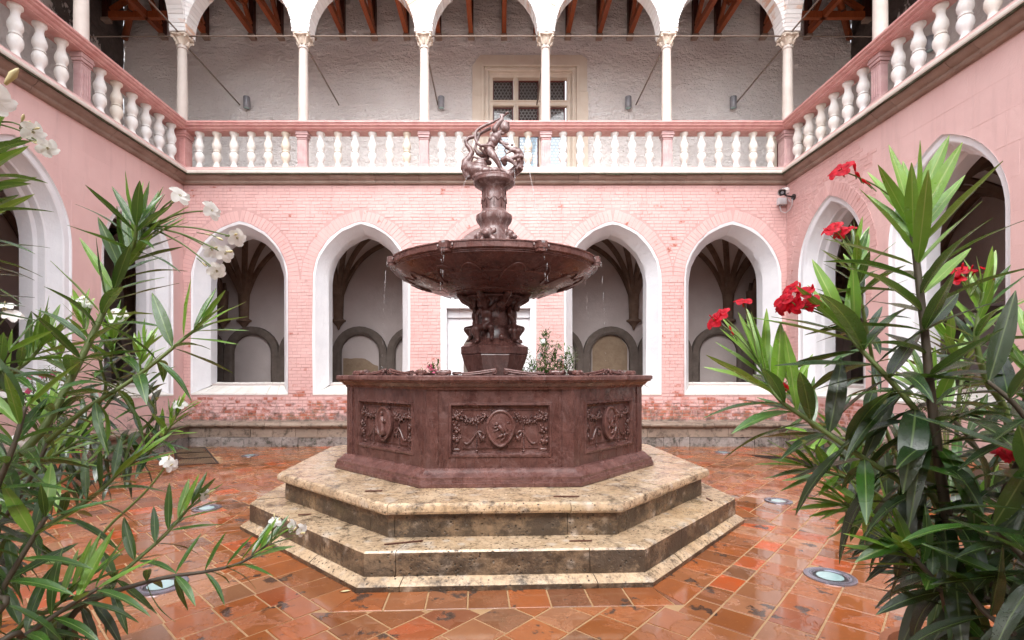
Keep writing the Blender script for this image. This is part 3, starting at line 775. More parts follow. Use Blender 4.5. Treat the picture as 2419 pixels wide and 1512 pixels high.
def make_balustrade(side):
    fn = FRAMES[side]; rg = random.Random(41+len(side))
    lab = {'back': 'long pale balustrade with pink handrail across the gallery front, facing the viewer', 'left': 'balustrade with pink handrail along the left gallery, seen foreshortened',
           'right': 'balustrade with pink handrail along the right gallery, seen foreshortened'}[side]
    B = empty('balustrade', {'back': (0, YB, 6.17), 'left': (XL, 5, 6.17), 'right': (XR, 5, 6.17)}[side], lab, 'balustrade', 'gallery balustrades')
    def run(name, prof, mat):
        m_ = MB(); rows = []
        for d, z in prof:
            a, b = span(side, d); rows.append([fn(a, d, z), fn((a+b)/2, d, z), fn(b, d, z)])
        rows.append(rows[0]); m_.grid(rows); part(name, m_, mat, B, True, radians(28))
    run('base_course', [(.20, 6.172), (-.185, 6.172), (-.19, 6.20), (-.175, 6.215), (-.155, 6.225), (-.14, 6.25), (-.14, 6.275), (-.12, 6.285), (.20, 6.285)], M['curb'])
    run('handrail', [(.21, 7.125), (-.085, 7.125), (-.09, 7.138), (-.12, 7.145), (-.135, 7.16), (-.14, 7.18), (-.165, 7.188), (-.185, 7.205), (-.19, 7.23), (-.205, 7.238), (-.215, 7.25), (-.215, 7.282), (-.205, 7.29), (.24, 7.29)], M['rail'])
    C = COLU[side]
    if side == 'back': bays = list(zip(C, C[1:])); posts = C
    else: bays = [(C[i], YB+.05 if i == 0 else C[i-1]) for i in range(2)]; posts = C[:2]
    for a, b in bays:
        for i in range(6):
            t = a+.40+(b-a-.80)*i/5
            p = fn(t, .045, 6.283)-org(B)
            inst('baluster', rg.choice(BAL), B, p, (0, 0, rg.uniform(0, 6)))
    for i, t in enumerate(posts):
        m_ = MB(); corner = side == 'back' and i in (0, 5)
        def box(du, d0, d1, z0, z1, bv=.006): m_.boxf(fn, (t-du, d0, z0), (t+du, d1, z1), bv)
        k = .15 if corner else .105
        FD, BD = (-.10, .18) if corner else (-.035, .10)
        box(k+.03, FD-.03, BD+.03, 6.283, 6.34); box(k+.015, FD-.015, BD+.015, 6.34, 6.37)
        m_.boxf(fn, (t-k, FD, 6.37), (t+k, BD, 6.94), .006)
        for q in range(4):      # flutes: raised fillets between
            uu = t-k*.72+q*k*.48; m_.boxf(fn, (uu-.008, FD-.008, 6.42), (uu+.008, 0, 6.88), .003)
        box(k+.01, FD-.01, BD+.01, 6.94, 6.96); box(k+.022, FD-.022, BD+.022, 6.985, 7.04); box(k+.04, FD-.04, BD+.04, 7.04, 7.075); box(k+.03, FD-.03, BD+.03, 7.078, 7.123)
        box(k-.005, FD+.005, BD-.005, 6.955, 6.99)
        part('post', m_, M['rail' if (i == 0 and corner) else 'post'], B, loc=fn(t, .05, 6.283))
for s in FRAMES: make_balustrade(s)
# ---- arcade on slender columns
shaft = MB(); prof = [(.15, 0), (.15, .035), (.138, .045), (.14, .06), (.14, .08), (.118, .095), (.112, .12)]
for i in range(9):
    t = i/8; prof.append((.112-.016*t**1.6, .12+1.62*t))
prof += [(.096, 1.742), (.112, 1.75), (.116, 1.762), (.112, 1.775), (.098, 1.785), (.10, 1.83)]
shaft.lathe(prof, 20); SHAFT = shaft.mesh('shaft', True, angle=radians(35))
cap = MB(); cap.lathe([(.098, 0), (.104, .03), (.118, .10), (.15, .16), (.16, .17)], 16)
for k in range(4):
    a_ = pi/4+k*pi/2; c_, s_ = cos(a_), sin(a_)
    cap.tube([(c_*.10, s_*.10, .0), (c_*.135, s_*.135, .07), (c_*.175, s_*.175, .13), (c_*.215, s_*.215, .155), (c_*.225, s_*.225, .13), (c_*.20, s_*.20, .115)], [.02, .026, .026, .024, .02, .012], 6)
    b0 = k*pi/2; c_, s_ = cos(b0), sin(b0)
    cap.tube([(c_*.10, s_*.10, .0), (c_*.125, s_*.125, .05), (c_*.15, s_*.15, .085), (c_*.165, s_*.165, .08)], [.03, .034, .026, .014], 6)
    cap.ball((c_*.165, s_*.165, .175), (.03, .03, .026), 6, 4)
ring = []
for i in range(24):
    an = i*pi/12; k = .19+.035*cos(4*an-pi); ring.append((an, k))
rows = [[(cos(an)*k*m_, sin(an)*k*m_, z) for an, k in ring] for m_, z in ((.93, .165), (1.05, .178), (1.05, .205), (.98, .222))]
cap.grid(rows, True, True, True); CAP = cap.mesh('capital', True, angle=radians(30))
SHAFT.materials.append(M['column']); CAP.materials.append(M['cream'])
SPR = RAILTOP+1.83+.222; AR = 1.20      # springing height, arch radius
def make_arcade(side):
    fn = FRAMES[side]; rg = random.Random(61+len(side))
    lab = {'back': 'whitewashed brick arcade of round arches on slender columns above the back balustrade', 'left': 'whitewashed arcade of the left gallery with a slender column on the rail',
           'right': 'whitewashed arcade of the right gallery with a slender column on the rail'}[side]
    A = empty('arcade', {'back': (0, YB, RAILTOP), 'left': (XL, 5, RAILTOP), 'right': (XR, 5, RAILTOP)}[side], lab, 'arcade', 'gallery arcades')
    C = COLU[side]; cols = C if side == 'back' else C
    for t in cols:
        sh = inst('column', SHAFT, A, fn(t, .05, RAILTOP)-org(A)); inst('capital', CAP, sh, (0, 0, 1.83))
    bays = list(zip(C, C[1:])) if side == 'back' else [(C[i], YB+.05 if i == 0 else C[i-1]) for i in range(3)]
    ZT = 11.25
    lo_u, hi_u = (C[0]-.17, C[-1]+.17) if side == 'back' else (C[-1], YB-.125)
    outer = [(lo_u, SPR)]
    pts = [(lo_u, ZT), (lo_u, SPR)]; n = 20
    for a, b in sorted(bays):
        m = (a+b)/2; pts += [(m-AR*cos(pi*i/n), SPR+AR*1.04*sin(pi*i/n)) for i in range(n+1)]
    pts += [(hi_u, SPR), (hi_u, ZT)]
    w_ = MB(); D0, D1 = -.12, .23
    fs = []; P = [fn(u, D0, z) for u, z in pts]+[fn(u, D1, z) for u, z in pts]; N = len(pts)
    tri = tessellate_polygon([[Vector((u, z, 0)) for u, z in pts]])
    fs = [tuple(t) for t in tri]+[tuple(i+N for i in reversed(t)) for t in tri]+[(i, (i+1)%N, (i+1)%N+N, i+N) for i in range(N)]
    w_.add(P, fs); part('arch_wall', w_, M['wjoint'], A)
    # bricks: voussoirs with their soffits, and courses in the spandrels
    vb = MB()
    for a, b in bays:
        m = (a+b)/2; nv = 44
        for i in range(nv):
            a0, a1 = pi*(i+.08)/nv, pi*(i+.92)/nv; dd = rg.uniform(.0, .009); dep = .24*rg.uniform(.95, 1.03); e = rg.uniform(.004, .012)
            q = [(m-r_*cos(x), SPR+r_*1.04*sin(x)) for x, r_ in ((a0, AR-e), (a1, AR-e), (a1, AR+dep), (a0, AR+dep))]
            q = [(min(max(u, a+.002), b-.002), z) for u, z in q]
            vb.tint = rg.random()
            vb.add([fn(u, D1-.01, z) for u, z in q]+[fn(u, D0-.006-dd, z) for u, z in q], [(4,5,6,7), (0,1,2,3)]+[(j, (j+1)%4, 4+(j+1)%4, 4+j) for j in range(4)])
        if side == 'back' or True:
            z = SPR+.012
            while z < 10.75:
                hw = sqrt(max(0, (AR+.25)**2-((z-SPR)/1.04)**2)) if z-SPR < (AR+.25)*1.04 else 0
                for (p, q) in ((a, m-hw), (m+hw, b)):
                    x = p
                    while x < q-.03:
                        l = min(rg.choice([.21, .21, .11]), q-x)
                        if l > .03:
                            f = fn; brick_geo(vb, lambda u, d, zz: fn(u, d+D0, zz), x+.004, x+l-.004, z+.004, z+.058, rg)
                        x += l
                z += .0665
    part('arch_bricks', vb, M['wbrick'], A, kind='stuff')
    # tie rods: along the arcade, and from each column back to the gallery wall
    dg = 2.6 if side == 'back' else 3.3; zr = SPR+.01
    for a, b in bays:
        m_ = MB(); m_.tube([fn(a, .05, zr), fn(b, .05, zr)], .017, 8); part('tie_rod', m_, M['rod'], A)
    for t in cols:
        if side == 'back' and False: continue
        m_ = MB(); m_.tube([fn(t, .2, zr-.13), fn(t, dg, zr-.20)], .019, 8); part('tie_rod', m_, M['rod'], A)
    if side == 'back':
        for t, f2 in ((C[0], -1), (C[-1], 1)):
            m_ = MB(); m_.tube([(t, YB+.05, zr), (t+f2*3.3, YB+.05, zr-.02)], .013, 8); part('tie_rod', m_, M['rod'], A)
for s in FRAMES: make_arcade(s)
# ---- gallery walls, floor slab, roof
GB, GS = 2.6, 3.3
def displaced(fn, u0, u1, z0, z1, d, holes, step, amp, seed):
    mb = MB(); nu = int((u1-u0)/step); nz = int((z1-z0)/step); rows = []
    for j in range(nz+1):
        row = []
        for i in range(nu+1):
            u = u0+(u1-u0)*i/nu; z = z0+(z1-z0)*j/nz; q = Vector((u*1.6+seed, z*3.0, seed))
            k = noise.noise(q)*.7+noise.noise(q*2.6)*.5+noise.noise(q*6)*.25
            row.append(fn(u, d+k*amp, z))
        rows.append(row)
    n = nu+1; vs = [p for r in rows for p in r]; fs = []
    for j in range(nz):
        for i in range(nu):
            uc = u0+(u1-u0)*(i+.5)/nu; zc = z0+(z1-z0)*(j+.5)/nz
            if any(a < uc < b and c < zc < e for a, b, c, e in holes): continue
            fs.append((j*n+i, j*n+i+1, (j+1)*n+i+1, (j+1)*n+i))
    mb.add(vs, fs); return mb
GWX0, GWX1, GWZ0, GWZ1 = -.72, 2.52, 6.2, 10.52
for side, mat, lab in (('back', 'rubble', 'rough whitewashed gallery wall with a stone framed lattice window, behind the arcade'),
                       ('left', 'flake', 'gallery wall on the left with limewash flaking off dark mortar high in its corner'),
                       ('right', 'flake', 'gallery wall on the right with flaking limewash high in its corner')):
    fn = FRAMES[side]; d = GB if side == 'back' else GS
    a, b = (XL-GS, XR+GS) if side == 'back' else (YN, YB+GB)
    holes = [(GWX0+.15, GWX1-.15, GWZ0, GWZ1-.15), (7.78, 8.55, GWZ0, 8.15)] if side == 'back' else []
    gw = part('gallery_wall', displaced(fn, a, b, 6.0, 13.6, d, holes, .05, .035, 3.3 if side == 'back' else 8), M[mat], None, True, loc=fn((a+b)/2, d, 6.0))
    tag(gw, lab, 'wall', 'gallery walls')
    s_ = MB(); a, b = span(side, 1.5); s_.boxf(fn, (a if side == 'back' else YN, .02, 5.96), (b, d+.3, 6.165)); part('floor_slab', s_, M['cream'], gw)
# stone door frame and dark door at the right end of the back gallery
dr = empty('gallery_door', (8.16, YB+GB, 6.17), 'dark doorway with pale stone lintel behind the right end of the balustrade', 'door')
m_ = MB()
m_.boxf(FB, (7.68, GB-.06, 6.17), (7.79, GB+.2, 8.14), .01); m_.boxf(FB, (8.54, GB-.06, 6.17), (8.65, GB+.2, 8.14), .01); m_.boxf(FB, (7.66, GB-.08, 8.142), (8.67, GB+.2, 8.30), .01)
part('door_frame', m_, M['cream'], dr); m_ = MB()
for i in range(5): m_.boxf(FB, (7.80+i*.148, GB+.10, 6.17), (7.80+i*.148+.142, GB+.15, 8.13), .006)
part('door_leaf', m_, M['sash'], dr)
# cloister interior ---------------------------------------------------------
def make_cloister(side):
    fn = FRAMES[side]; depth = 2.9 if side == 'back' else 3.3; rg = random.Random(80+len(side))
    lab = {'back': 'ribbed cloister walk with blind arches behind the back windows', 'left': 'dark ribbed cloister walk behind the left windows', 'right': 'dark ribbed cloister walk behind the right windows'}[side]
    Cl = empty('cloister_walk', {'back': (0, YB+1.6, 0), 'left': (XL-1.6, 5, 0), 'right': (XR+1.6, 5, 0)}[side], lab, 'vaulted passage', 'cloister walks')
    if side == 'back': corb = [-9.95, -7.26, -4.56, -1.75, 1.08, 3.88, 6.58, 9.4]; a, b = XL-3.3, XR+3.3
    else: corb = [YB-1.35-2.62*i+1.3 for i in range(0, 6)]; corb = [YB+2.9-.15]+[(11.35)-2.62*i for i in range(0, 6)]; a, b = YN, YB+2.9
    m_ = MB(); m_.add([fn(a, depth, 0), fn(b, depth, 0), fn(b, depth, 5.9), fn(a, depth, 5.9)], [(0,1,2,3)]); part('back_wall', m_, M['vault'], Cl)
    if side != 'back':
        m_ = MB(); m_.add([fn(YN, .6, 0), fn(YN, depth, 0), fn(YN, depth, 5.9), fn(YN, .6, 5.9)], [(0,1,2,3)]); part('end_wall', m_, M['vault'], Cl)
    Z0, H, RR = 3.2, 2.15, 1.75
    pts = [(c, depth-.02) for c in corb]+[(c, .62) for c in corb]
    def vz(u, d):
        q = min(sqrt((u-c)**2+(d-e)**2) for c, e in pts); q = min(q, RR)/RR
        return Z0+H*sqrt(max(0, 1-(1-q)**2))
    m_ = MB(); st = .11; nu = int((b-a)/st); nd = int((depth-.6)/st); rows = []
    for j in range(nd+1): rows.append([fn(a+(b-a)*i/nu, .6+(depth-.6)*j/nd, vz(a+(b-a)*i/nu, .6+(depth-.6)*j/nd)) for i in range(nu+1)])
    m_.grid(rows); part('vault_web', m_, M['vault'], Cl, True)
    for c in corb:
        if c < (3 if side != 'back' else -20): continue
        for e, sgn in ((depth-.02, -1), (.62, 1)):
            if sgn == 1 and side == 'back' and abs(c) > 9: continue
            m_ = MB()
            for an in (8, 38, 62, 90, 118, 142, 172):
                an = radians(an); P = []; L = min(1.55, (1.35/abs(cos(an))) if abs(cos(an)) > .3 else 9)
                for i in range(15):
                    q = L*(i/14)**1.7; u, d = c+cos(an)*q, e+sgn*sin(an)*q
                    d = min(max(d, .64), depth-.03)
                    P.append(fn(u, d, Z0+H*sqrt(max(0, 1-(1-min(q, RR)/RR)**2))-.03))
                m_.tint = rg.random(); m_.tube(P, [.045+.035*min(1, i/4) for i in range(15)], 5)
            part('vault_ribs', m_, M['gneiss'], Cl, loc=fn(c, e, Z0))
            m_ = MB()
            prof = [(.015, -.34), (.04, -.29), (.05, -.25), (.09, -.20), (.13, -.15), (.16, -.12), (.21, -.10), (.21, -.05), (.15, -.03), (.135, .0), (.15, .5), (.17, .75)]
            p = fn(c, e, Z0); m_.lathe(prof, 12, (p.x, p.y, p.z)); part('corbel', m_, M['gneiss'], Cl, True, radians(35), loc=p)
    # blind arches along the back wall
    if side == 'back': cs = [-8.55, -7.0, -5.46, -3.93, -2.39, -.85, .15+.0, 1.66, 3.2, 4.74, 6.28, 7.82]
    else: cs = [YB+1.6-1.54*i for i in range(0, 8)]
    for i, c in enumerate(cs):
        if side == 'back' and i == 6: continue
        m_ = MB(); n = 14; zs = 2.19; ro, ri = .77, .545
        rows = []
        def arc(r, d, zb=.3): return [fn(c-r, d, zb)]+[fn(c-r*cos(pi*k/n), d, zs+r*sin(pi*k/n)) for k in range(n+1)]+[fn(c+r, d, zb)]
        m_.tint = rg.random()
        m_.grid([arc(ro-.002, depth), arc(ro-.002, depth-.16), arc(ri+.06, depth-.16), arc(ri, depth-.12), arc(ri, depth)])
        part('blind_arch', m_, M['arcstone'], Cl, True, radians(25), loc=fn(c, depth, .3))
    return Cl
CL = {s: make_cloister(s) for s in FRAMES}
# bare plaster patches in two of the blind arches
for (c, zt, zb, w0, lbl) in ((-3.93, 2.06, 1.2, .5, 'ragged patch of bare tan plaster'), (3.2, 2.45, 1.72, .5, 'large patch of bare tan plaster')):
    rg = random.Random(int(c*10)); top = []; bot = []
    for i in range(25):
        t = -w0+2*w0*i/24; zz = zt+.05*noise.noise(Vector((t*5, c, 0)))-(.35*max(0, t-.12)*2 if c < 0 else 0)
        if c > 0: zz = 2.19+sqrt(max(0, .53**2-t*t))-.01
        top.append(FB(c+t, 2.888, zz)); bot.append(FB(c+t, 2.888, min(zb+(.10*noise.noise(Vector((t*6, c, 4))) if c > 0 else 0), zz)))
    m_ = MB(); m_.grid([top, bot]); part('plaster_patch', m_, M['loss'], CL['back'], label=lbl)
# ---- timber roof over the galleries
def make_roof(side):
    fn = FRAMES[side]; dg = GB if side == 'back' else GS; rg = random.Random(90+len(side))
    lab = {'back': 'red brown timber roof frames above the back gallery wall', 'left': 'timber roof of the left gallery with posts and beams in the dark corner', 'right': 'timber roof of the right gallery with posts and beams in the corner'}[side]
    Rf = empty('timber_roof', {'back': (0, YB+1.3, 11.2), 'left': (XL-1.3, 5, 11.2), 'right': (XR+1.3, 5, 11.2)}[side], lab, 'roof', 'gallery roofs')
    def zr(d): return 11.6+.62*(d+.5)
    a0, a1 = span(side, -.6); b0, b1 = span(side, dg+.3)
    m_ = MB(); P = [fn(a0, -.6, zr(-.6)), fn(a1, -.6, zr(-.6)), fn(b1, dg+.3, zr(dg+.3)), fn(b0, dg+.3, zr(dg+.3))]
    m_.add(P+[p+Vector((0, 0, .05)) for p in P], [(3,2,1,0),(4,5,6,7)]+[(i,(i+1)%4,4+(i+1)%4,4+i) for i in range(4)]); part('roof_boards', m_, M['board'], Rf)
    m_ = MB(); P = [p+Vector((0, 0, .055)) for p in P]
    nrow = 14; rows = []
    for i in range(nrow+1):
        t = i/nrow
        for dz in ((0, .03) if i else (0,)):
            rows.append([P[0].lerp(P[3], t)+Vector((0, 0, .05-dz)), P[1].lerp(P[2], t)+Vector((0, 0, .05-dz))])
    m_.grid(rows); part('roof_tiles', m_, M['roof'], Rf)
    if side == 'back': us = [(x-1176)/F*13.9 for x in (385, 485, 596, 662, 738, 809, 883, 960, 1036, 1112, 1190, 1265, 1341, 1415, 1488, 1565, 1641, 1694, 1803, 1908, 2050)]
    else: us = [YB+1.85-.92*i for i in range(0, 9)]
    for u in us:
        w_ = .065
        m_ = MB(); m_.tint = rg.random(); m_.boxf(fn, (u-w_, dg-.19, 11.03), (u+w_, dg-.03, zr(dg-.1)-.1), .006); part('post', m_, M['darkbeam'], Rf, loc=fn(u, dg, 11))
        m_ = MB(); m_.boxf(fn, (u-w_-.02, dg-.20, 10.95), (u+w_+.02, dg+.02, 11.028), .004); part('bearing_block', m_, M['cornice'], Rf, loc=fn(u, dg, 11))
        def beam(p0, p1, w_, h_, nm='beam', mt='beam'):
            b_ = MB(); b_.tint = rg.random(); ax = (p1-p0).normalized()
            sd = fn(1, 0, 0)-fn(0, 0, 0); up = ax.cross(sd).normalized(); q = []
            for p in (p0, p1):
                for s1, s2 in ((-1,-1),(1,-1),(1,1),(-1,1)): q.append(p+sd*w_*s1+up*h_*s2)
            b_.add(q, [(3,2,1,0),(4,5,6,7)]+[(i,(i+1)%4,4+(i+1)%4,4+i) for i in range(4)]); part(nm, b_, M[mt], Rf, loc=p0)
        beam(fn(u, dg-.12, 11.12), fn(u, 1.05, 11.12), .058, .085, 'tie_beam')
        beam(fn(u, dg-.22, 11.26), fn(u, 1.35, 12.35), .045, .06, 'strut')
        beam(fn(u, -.5, zr(-.5)-.12), fn(u, dg-.05, zr(dg-.05)-.12), .055, .08, 'rafter')
    if side != 'back':
        s = 1 if side == 'left' else -1; wx = XL-GS if side == 'left' else XR+GS
        m_ = MB(); m_.tube([(wx+s*.1, YB+GB-.1, 10.95), (wx+s*1.9, YB+GB-1.9, 11.75)], .085, 10); part('hip_pole', m_, M['beam'], Rf, True)
        m_ = MB(); q = Vector((wx+s*.8, YB+GB-.8, 11.263)); t = Vector((s*1, -1, .45)).normalized(); m_.tube([q-t*.02, q+t*.02], .093, 12); part('pole_strap', m_, M['black'], Rf)
for s in FRAMES: make_roof(s)

# ---- unseen wing added behind the camera, kept low to shape light and reflections
FN = lambda u, d, z: Vector((u, YN-d, z))
holes = [gothic(c, .9, 1.3, WZS, 5.0, 12) for c in (-5.6, -2.9, 2.3, 5.0)]+[gothic(-.3, 1.0, .1, 2.6, 3.9, 12)]
m_ = sheet_with_holes(FN, [(XL-.3, 0), (XR+.3, 0), (XR+.3, 7.2), (XL-.3, 7.2)], holes, 0, .5)
fwing = part('added_front_wing', m_, M['plaster'], kind='structure')
m_ = MB(); m_.box((XL-.3, YN-3.6, 0), (XR+.3, YN-3.3, 6.1)); m_.box((XL-.3, YN-3.3, 5.9), (XR+.3, YN-.5, 6.1)); part('added_rear_wall', m_, M['rubble'], fwing)
# ================================================================== OBJECTS ON THE BUILDING
# ---- mullioned window of the gallery
mw = empty('mullioned_window', (.9, YB+GB, 6.17), 'tall pale stone window with moulded frame and round leaded glass, on the gallery wall behind a column', 'window')
m_ = MB(); cut_ = .22
def frame_ring(mb, x0, x1, z0, z1, t, d0, d1, fn=FB):
    mb.boxf(fn, (x0, d0, z0), (x0+t, d1, z1-t-.001), .006); mb.boxf(fn, (x1-t, d0, z0), (x1, d1, z1-t-.001), .006); mb.boxf(fn, (x0, d0, z1-t), (x1, d1, z1), .006)
# flush outer slab with clipped corners, in blocks
def slab(P, d0, d1, tint):
    m = MB(); m.tint = tint; n = len(P)
    m.add([FB(u, d0, z) for u, z in P]+[FB(u, d1, z) for u, z in P], [tuple(range(n)), tuple(range(2*n-1, n-1, -1))]+[(i, (i+1)%n, n+(i+1)%n, n+i) for i in range(n)])
    part('frame_stone', m, M['cream'], mw)
x0, x1, zt = -.72, 2.52, 10.52; ix0, ix1, izt = -.46, 2.26, 10.27
g_ = .004
slab([(x0, 6.2), (ix0, 6.2), (ix0, 9.4), (x0, 9.4)], GB-.05, GB+.1, .2)
slab([(x0, 9.4+g_), (ix0, 9.4+g_), (ix0, izt), (ix0+.9, izt), (ix0+.9, zt), (x0+.22, zt), (x0, zt-.3)], GB-.05, GB+.1, .5)
slab([(ix0+.9+g_, izt), (1.02, izt), (1.02, zt), (ix0+.9+g_, zt)], GB-.045, GB+.1, .8)
slab([(1.02+g_, izt), (ix1, izt), (ix1, 9.5), (x1-.03, 9.5), (x1-.03, zt-.12), (x1-.18, zt), (1.02+g_, zt)], GB-.052, GB+.1, .35)
slab([(ix1, 8.0), (x1, 8.0), (x1, 9.5-g_), (ix1, 9.5-g_)], GB-.05, GB+.1, .65)
slab([(ix1, 6.2), (x1, 6.2), (x1, 8.0-g_), (ix1, 8.0-g_)], GB-.05, GB+.1, .1)
m_ = MB()
frame_ring(m_, ix0, ix1, 6.2, izt, .07, GB-.075, GB+.1); frame_ring(m_, ix0+.073, ix1-.073, 6.2, izt-.073, .05, GB-.02, GB+.12)
frame_ring(m_, ix0+.126, ix1-.126, 6.2, izt-.126, .06, GB-.05, GB+.16); frame_ring(m_, ix0+.189, ix1-.189, 6.2, izt-.189, .035, GB+.02, GB+.2)
frame_ring(m_, ix0+.227, ix1-.227, 6.2, izt-.227, .09, GB+.045, GB+.24)
part('moulding', m_, M['cream'], mw)
PX = [(-.15, .43), (.58, 1.15), (1.30, 1.90)]; PZ = [(9.33, 9.92), (7.30, 9.16)]
m_ = MB()
for a, b in ((.435, .575), (1.155, 1.295)):
    m_.boxf(FB, (a, GB+.07, 7.1), (b, GB+.24, 9.96), .02); m_.boxf(FB, ((a+b)/2-.022, GB+.03, 7.1), ((a+b)/2+.022, GB+.08, 10.0), .01)
part('mullion', m_, M['cream'], mw)
m_ = MB(); m_.boxf(FB, (-.24, GB+.06, 9.17), (1.99, GB+.22, 9.32), .02); m_.boxf(FB, (-.26, GB+.025, 9.27), (2.01, GB+.065, 9.31), .01); part('transom', m_, M['cream'], mw)
m_ = MB(); m_.boxf(FB, (-.26, GB+.0, 6.6), (2.01, GB+.24, 7.28), .01); part('apron', m_, M['cream'], mw)
for i, (a, b) in enumerate(PX):
    for j, (c, e) in enumerate(PZ):
        m_ = MB(); D0, D1 = GB+.15, GB+.20; t = .034
        for q in ((a, c, a+t, e), (b-t, c, b, e), (a+t+.001, c, b-t-.001, c+t), (a+t+.001, e-t, b-t-.001, e)): m_.boxf(FB, (q[0], D0, q[1]), (q[2], D1, q[3]), .004)
        sh = part('sash', m_, M['sash'], mw, loc=FB((a+b)/2, D0, (c+e)/2))
        tilt = .0
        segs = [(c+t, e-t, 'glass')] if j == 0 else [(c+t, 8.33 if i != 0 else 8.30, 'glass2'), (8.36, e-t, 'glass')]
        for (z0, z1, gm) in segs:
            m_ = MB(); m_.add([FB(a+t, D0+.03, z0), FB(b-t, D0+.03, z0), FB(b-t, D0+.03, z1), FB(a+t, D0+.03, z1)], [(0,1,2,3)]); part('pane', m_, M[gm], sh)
        if j: m_ = MB(); m_.boxf(FB, (a+t, D0+.005, 8.325), (b-t, D0+.04, 8.365), .004); part('glazing_bar', m_, M['sash'], sh)
        m_ = MB(); r = .050; row = 0; z = c+t+r*.6
        while z < e-t:
            x = a+t+(r if row % 2 == 0 else 0)+.002
            while x < b-t+.01:
                if x < b-t-.01:
                    k = 10; o = []
                    for s in range(k):
                        an = 2*pi*s/k
                        for rr in (r*.98, r*.84):
                            px, pz = x+rr*cos(an), z+rr*sin(an); o.append(FB(min(max(px, a+t), b-t), D0+.02, min(max(pz, c+t), e-t)))
                    m_.add(o, [(2*s, 2*s+1, (2*s+3) % (2*k), (2*s+2) % (2*k)) for s in range(k)])
                    m_.add([FB(min(max(x+r*.35*cos(q_), a+t), b-t), D0+.019, z+r*.35*sin(q_)) for q_ in (0, 1.26, 2.5, 3.77, 5.0)] , [(0,1,2,3,4)] if False else [])
                x += 2*r
            z += r*1.73; row += 1
        part('lead_cames', m_, M['lead'], sh, kind='stuff')
# ---- lamps on the gallery walls
lm = MB(); lm.lathe([(.085, 0), (.088, .004), (.088, .30), (.084, .308)], 20); LAMPM = lm.mesh('housing', True, angle=radians(40)); LAMPM.materials.append(M['lamp'])
lg = MB(); lg.lathe([(.070, .004), (.072, -.002)], 18); LGM = lg.mesh('lens', True); LGM.materials.append(M['lglass'])
bk = MB(); bk.box((-.04, .0, .10), (.04, .11, .20)); BKM = bk.mesh('bracket'); BKM.materials.append(M['lamp'])
for (x, y, rz, nm) in ((-6.99, 13.88, 0, 'grey cylinder lamp on the gallery wall, in the leftmost arch'), (-1.58, 13.88, 0, 'grey cylinder lamp on the gallery wall just left of the lattice window'),
                   (3.62, 13.88, 0, 'grey cylinder lamp on the gallery wall just right of the lattice window'), (6.54, 13.88, 0, 'grey cylinder lamp on the gallery wall, in the rightmost arch'),
                   (-10.38, 11.35, pi/2, 'grey cylinder lamp on the left gallery wall, behind the foreshortened balusters'), (9.77, 11.3, -pi/2, 'grey cylinder lamp on the right gallery wall, behind the foreshortened balusters')):
    L = empty('wall_lamp', (x, y, 9.0 if abs(rz) < 1 else 8.92), nm, 'wall lamp', 'cylinder lamps on the gallery walls', rz)
    inst('housing', LAMPM, L); inst('lens', LGM, L); inst('bracket', BKM, L)
# ---- security camera in the right corner
sc = empty('security_camera', (6.58, 11.0, 5.46), 'white security camera on a black arm below the cornice in the right corner', 'security camera')
sc.rotation_euler = (0, 0, 0)
def camside(name, mb, mat, **k): return part(name, mb, mat, sc, **k)
ax = Vector((-.62, -.70, -.34)).normalized(); sd = ax.cross(Vector((0, 0, 1))).normalized(); up = sd.cross(ax)
c0 = Vector((6.27, 10.95, 5.60))
def hexbar(mb, p, L, w_, h_, roof=True):
    q = []
    prof = [(-w_, -h_), (w_, -h_), (w_*1.05, h_*.35), (w_*.55, h_), (-w_*.55, h_), (-w_*1.05, h_*.35)]
    for k in (-L/2, L/2):
        for a, b in prof: q.append(p+ax*k+sd*a+up*b)
    n = 6; mb.add(q, [tuple(range(n-1, -1, -1)), tuple(range(n, 2*n))]+[(i, (i+1)%n, n+(i+1)%n, n+i) for i in range(n)])
m_ = MB(); hexbar(m_, c0-up*.01, .30, .060, .056); part('body', m_, M['black'], sc)
m_ = MB()
q = []
for k in (-.17, .20):
    for a, b in ((-.062, -.03), (-.066, .025), (-.035, .062), (.035, .062), (.066, .025), (.062, -.03), (.056, -.03), (.06, .022), (.032, .056), (-.032, .056), (-.06, .022), (-.056, -.03)): q.append(c0+ax*k+sd*a*1.25+up*b*1.25)
m_.add(q, [(i, (i+1)%12, 12+(i+1)%12, 12+i) for i in range(12)]); part('hood', m_, M['camwhite'], sc)
m_ = MB(); m_.tube([c0+ax*.14, c0+ax*.16], .032, 14); part('lens', m_, M['lamp'], sc)
m_ = MB(); m_.tube([c0-up*.05, c0-up*.085+Vector((.05, 0, 0)), Vector((6.55, 11.1, 5.54))], .017, 10); m_.tube([Vector((6.555, 11.1, 5.54)), Vector((6.585, 11.1, 5.54))], .065, 14); part('arm', m_, M['black'], sc)
m_ = MB(); m_.tube([c0-ax*.14, c0-ax*.19-up*.03, c0-ax*.17-up*.10, Vector((6.47, 11.05, 5.40))], .008, 8)
m_.tube([Vector((6.54, 11.1, 5.50)), Vector((6.56, 11.14, 5.38)), Vector((6.55, 11.22, 5.29)), Vector((6.50, 11.3, 5.25)), Vector((6.43, 11.34, 5.30)), Vector((6.40, 11.35, 5.43))], .009, 8)
part('cable', m_, M['pvc'], sc, True)
jb = empty('junction_box', (6.45, 11.34, 5.44), 'grey plastic junction box on the back wall under the security camera', 'junction box')
m_ = MB(); m_.boxf(FB, (6.36, -.10, 5.445), (6.545, .0, 5.60), .012); part('box', m_, M['pvc'], jb)
m_ = MB(); 
for x in (6.40, 6.45, 6.50): m_.tube([(x, 11.35, 5.422), (x, 11.35, 5.446)], .011, 8)
part('gland', m_, M['lamp'], jb)
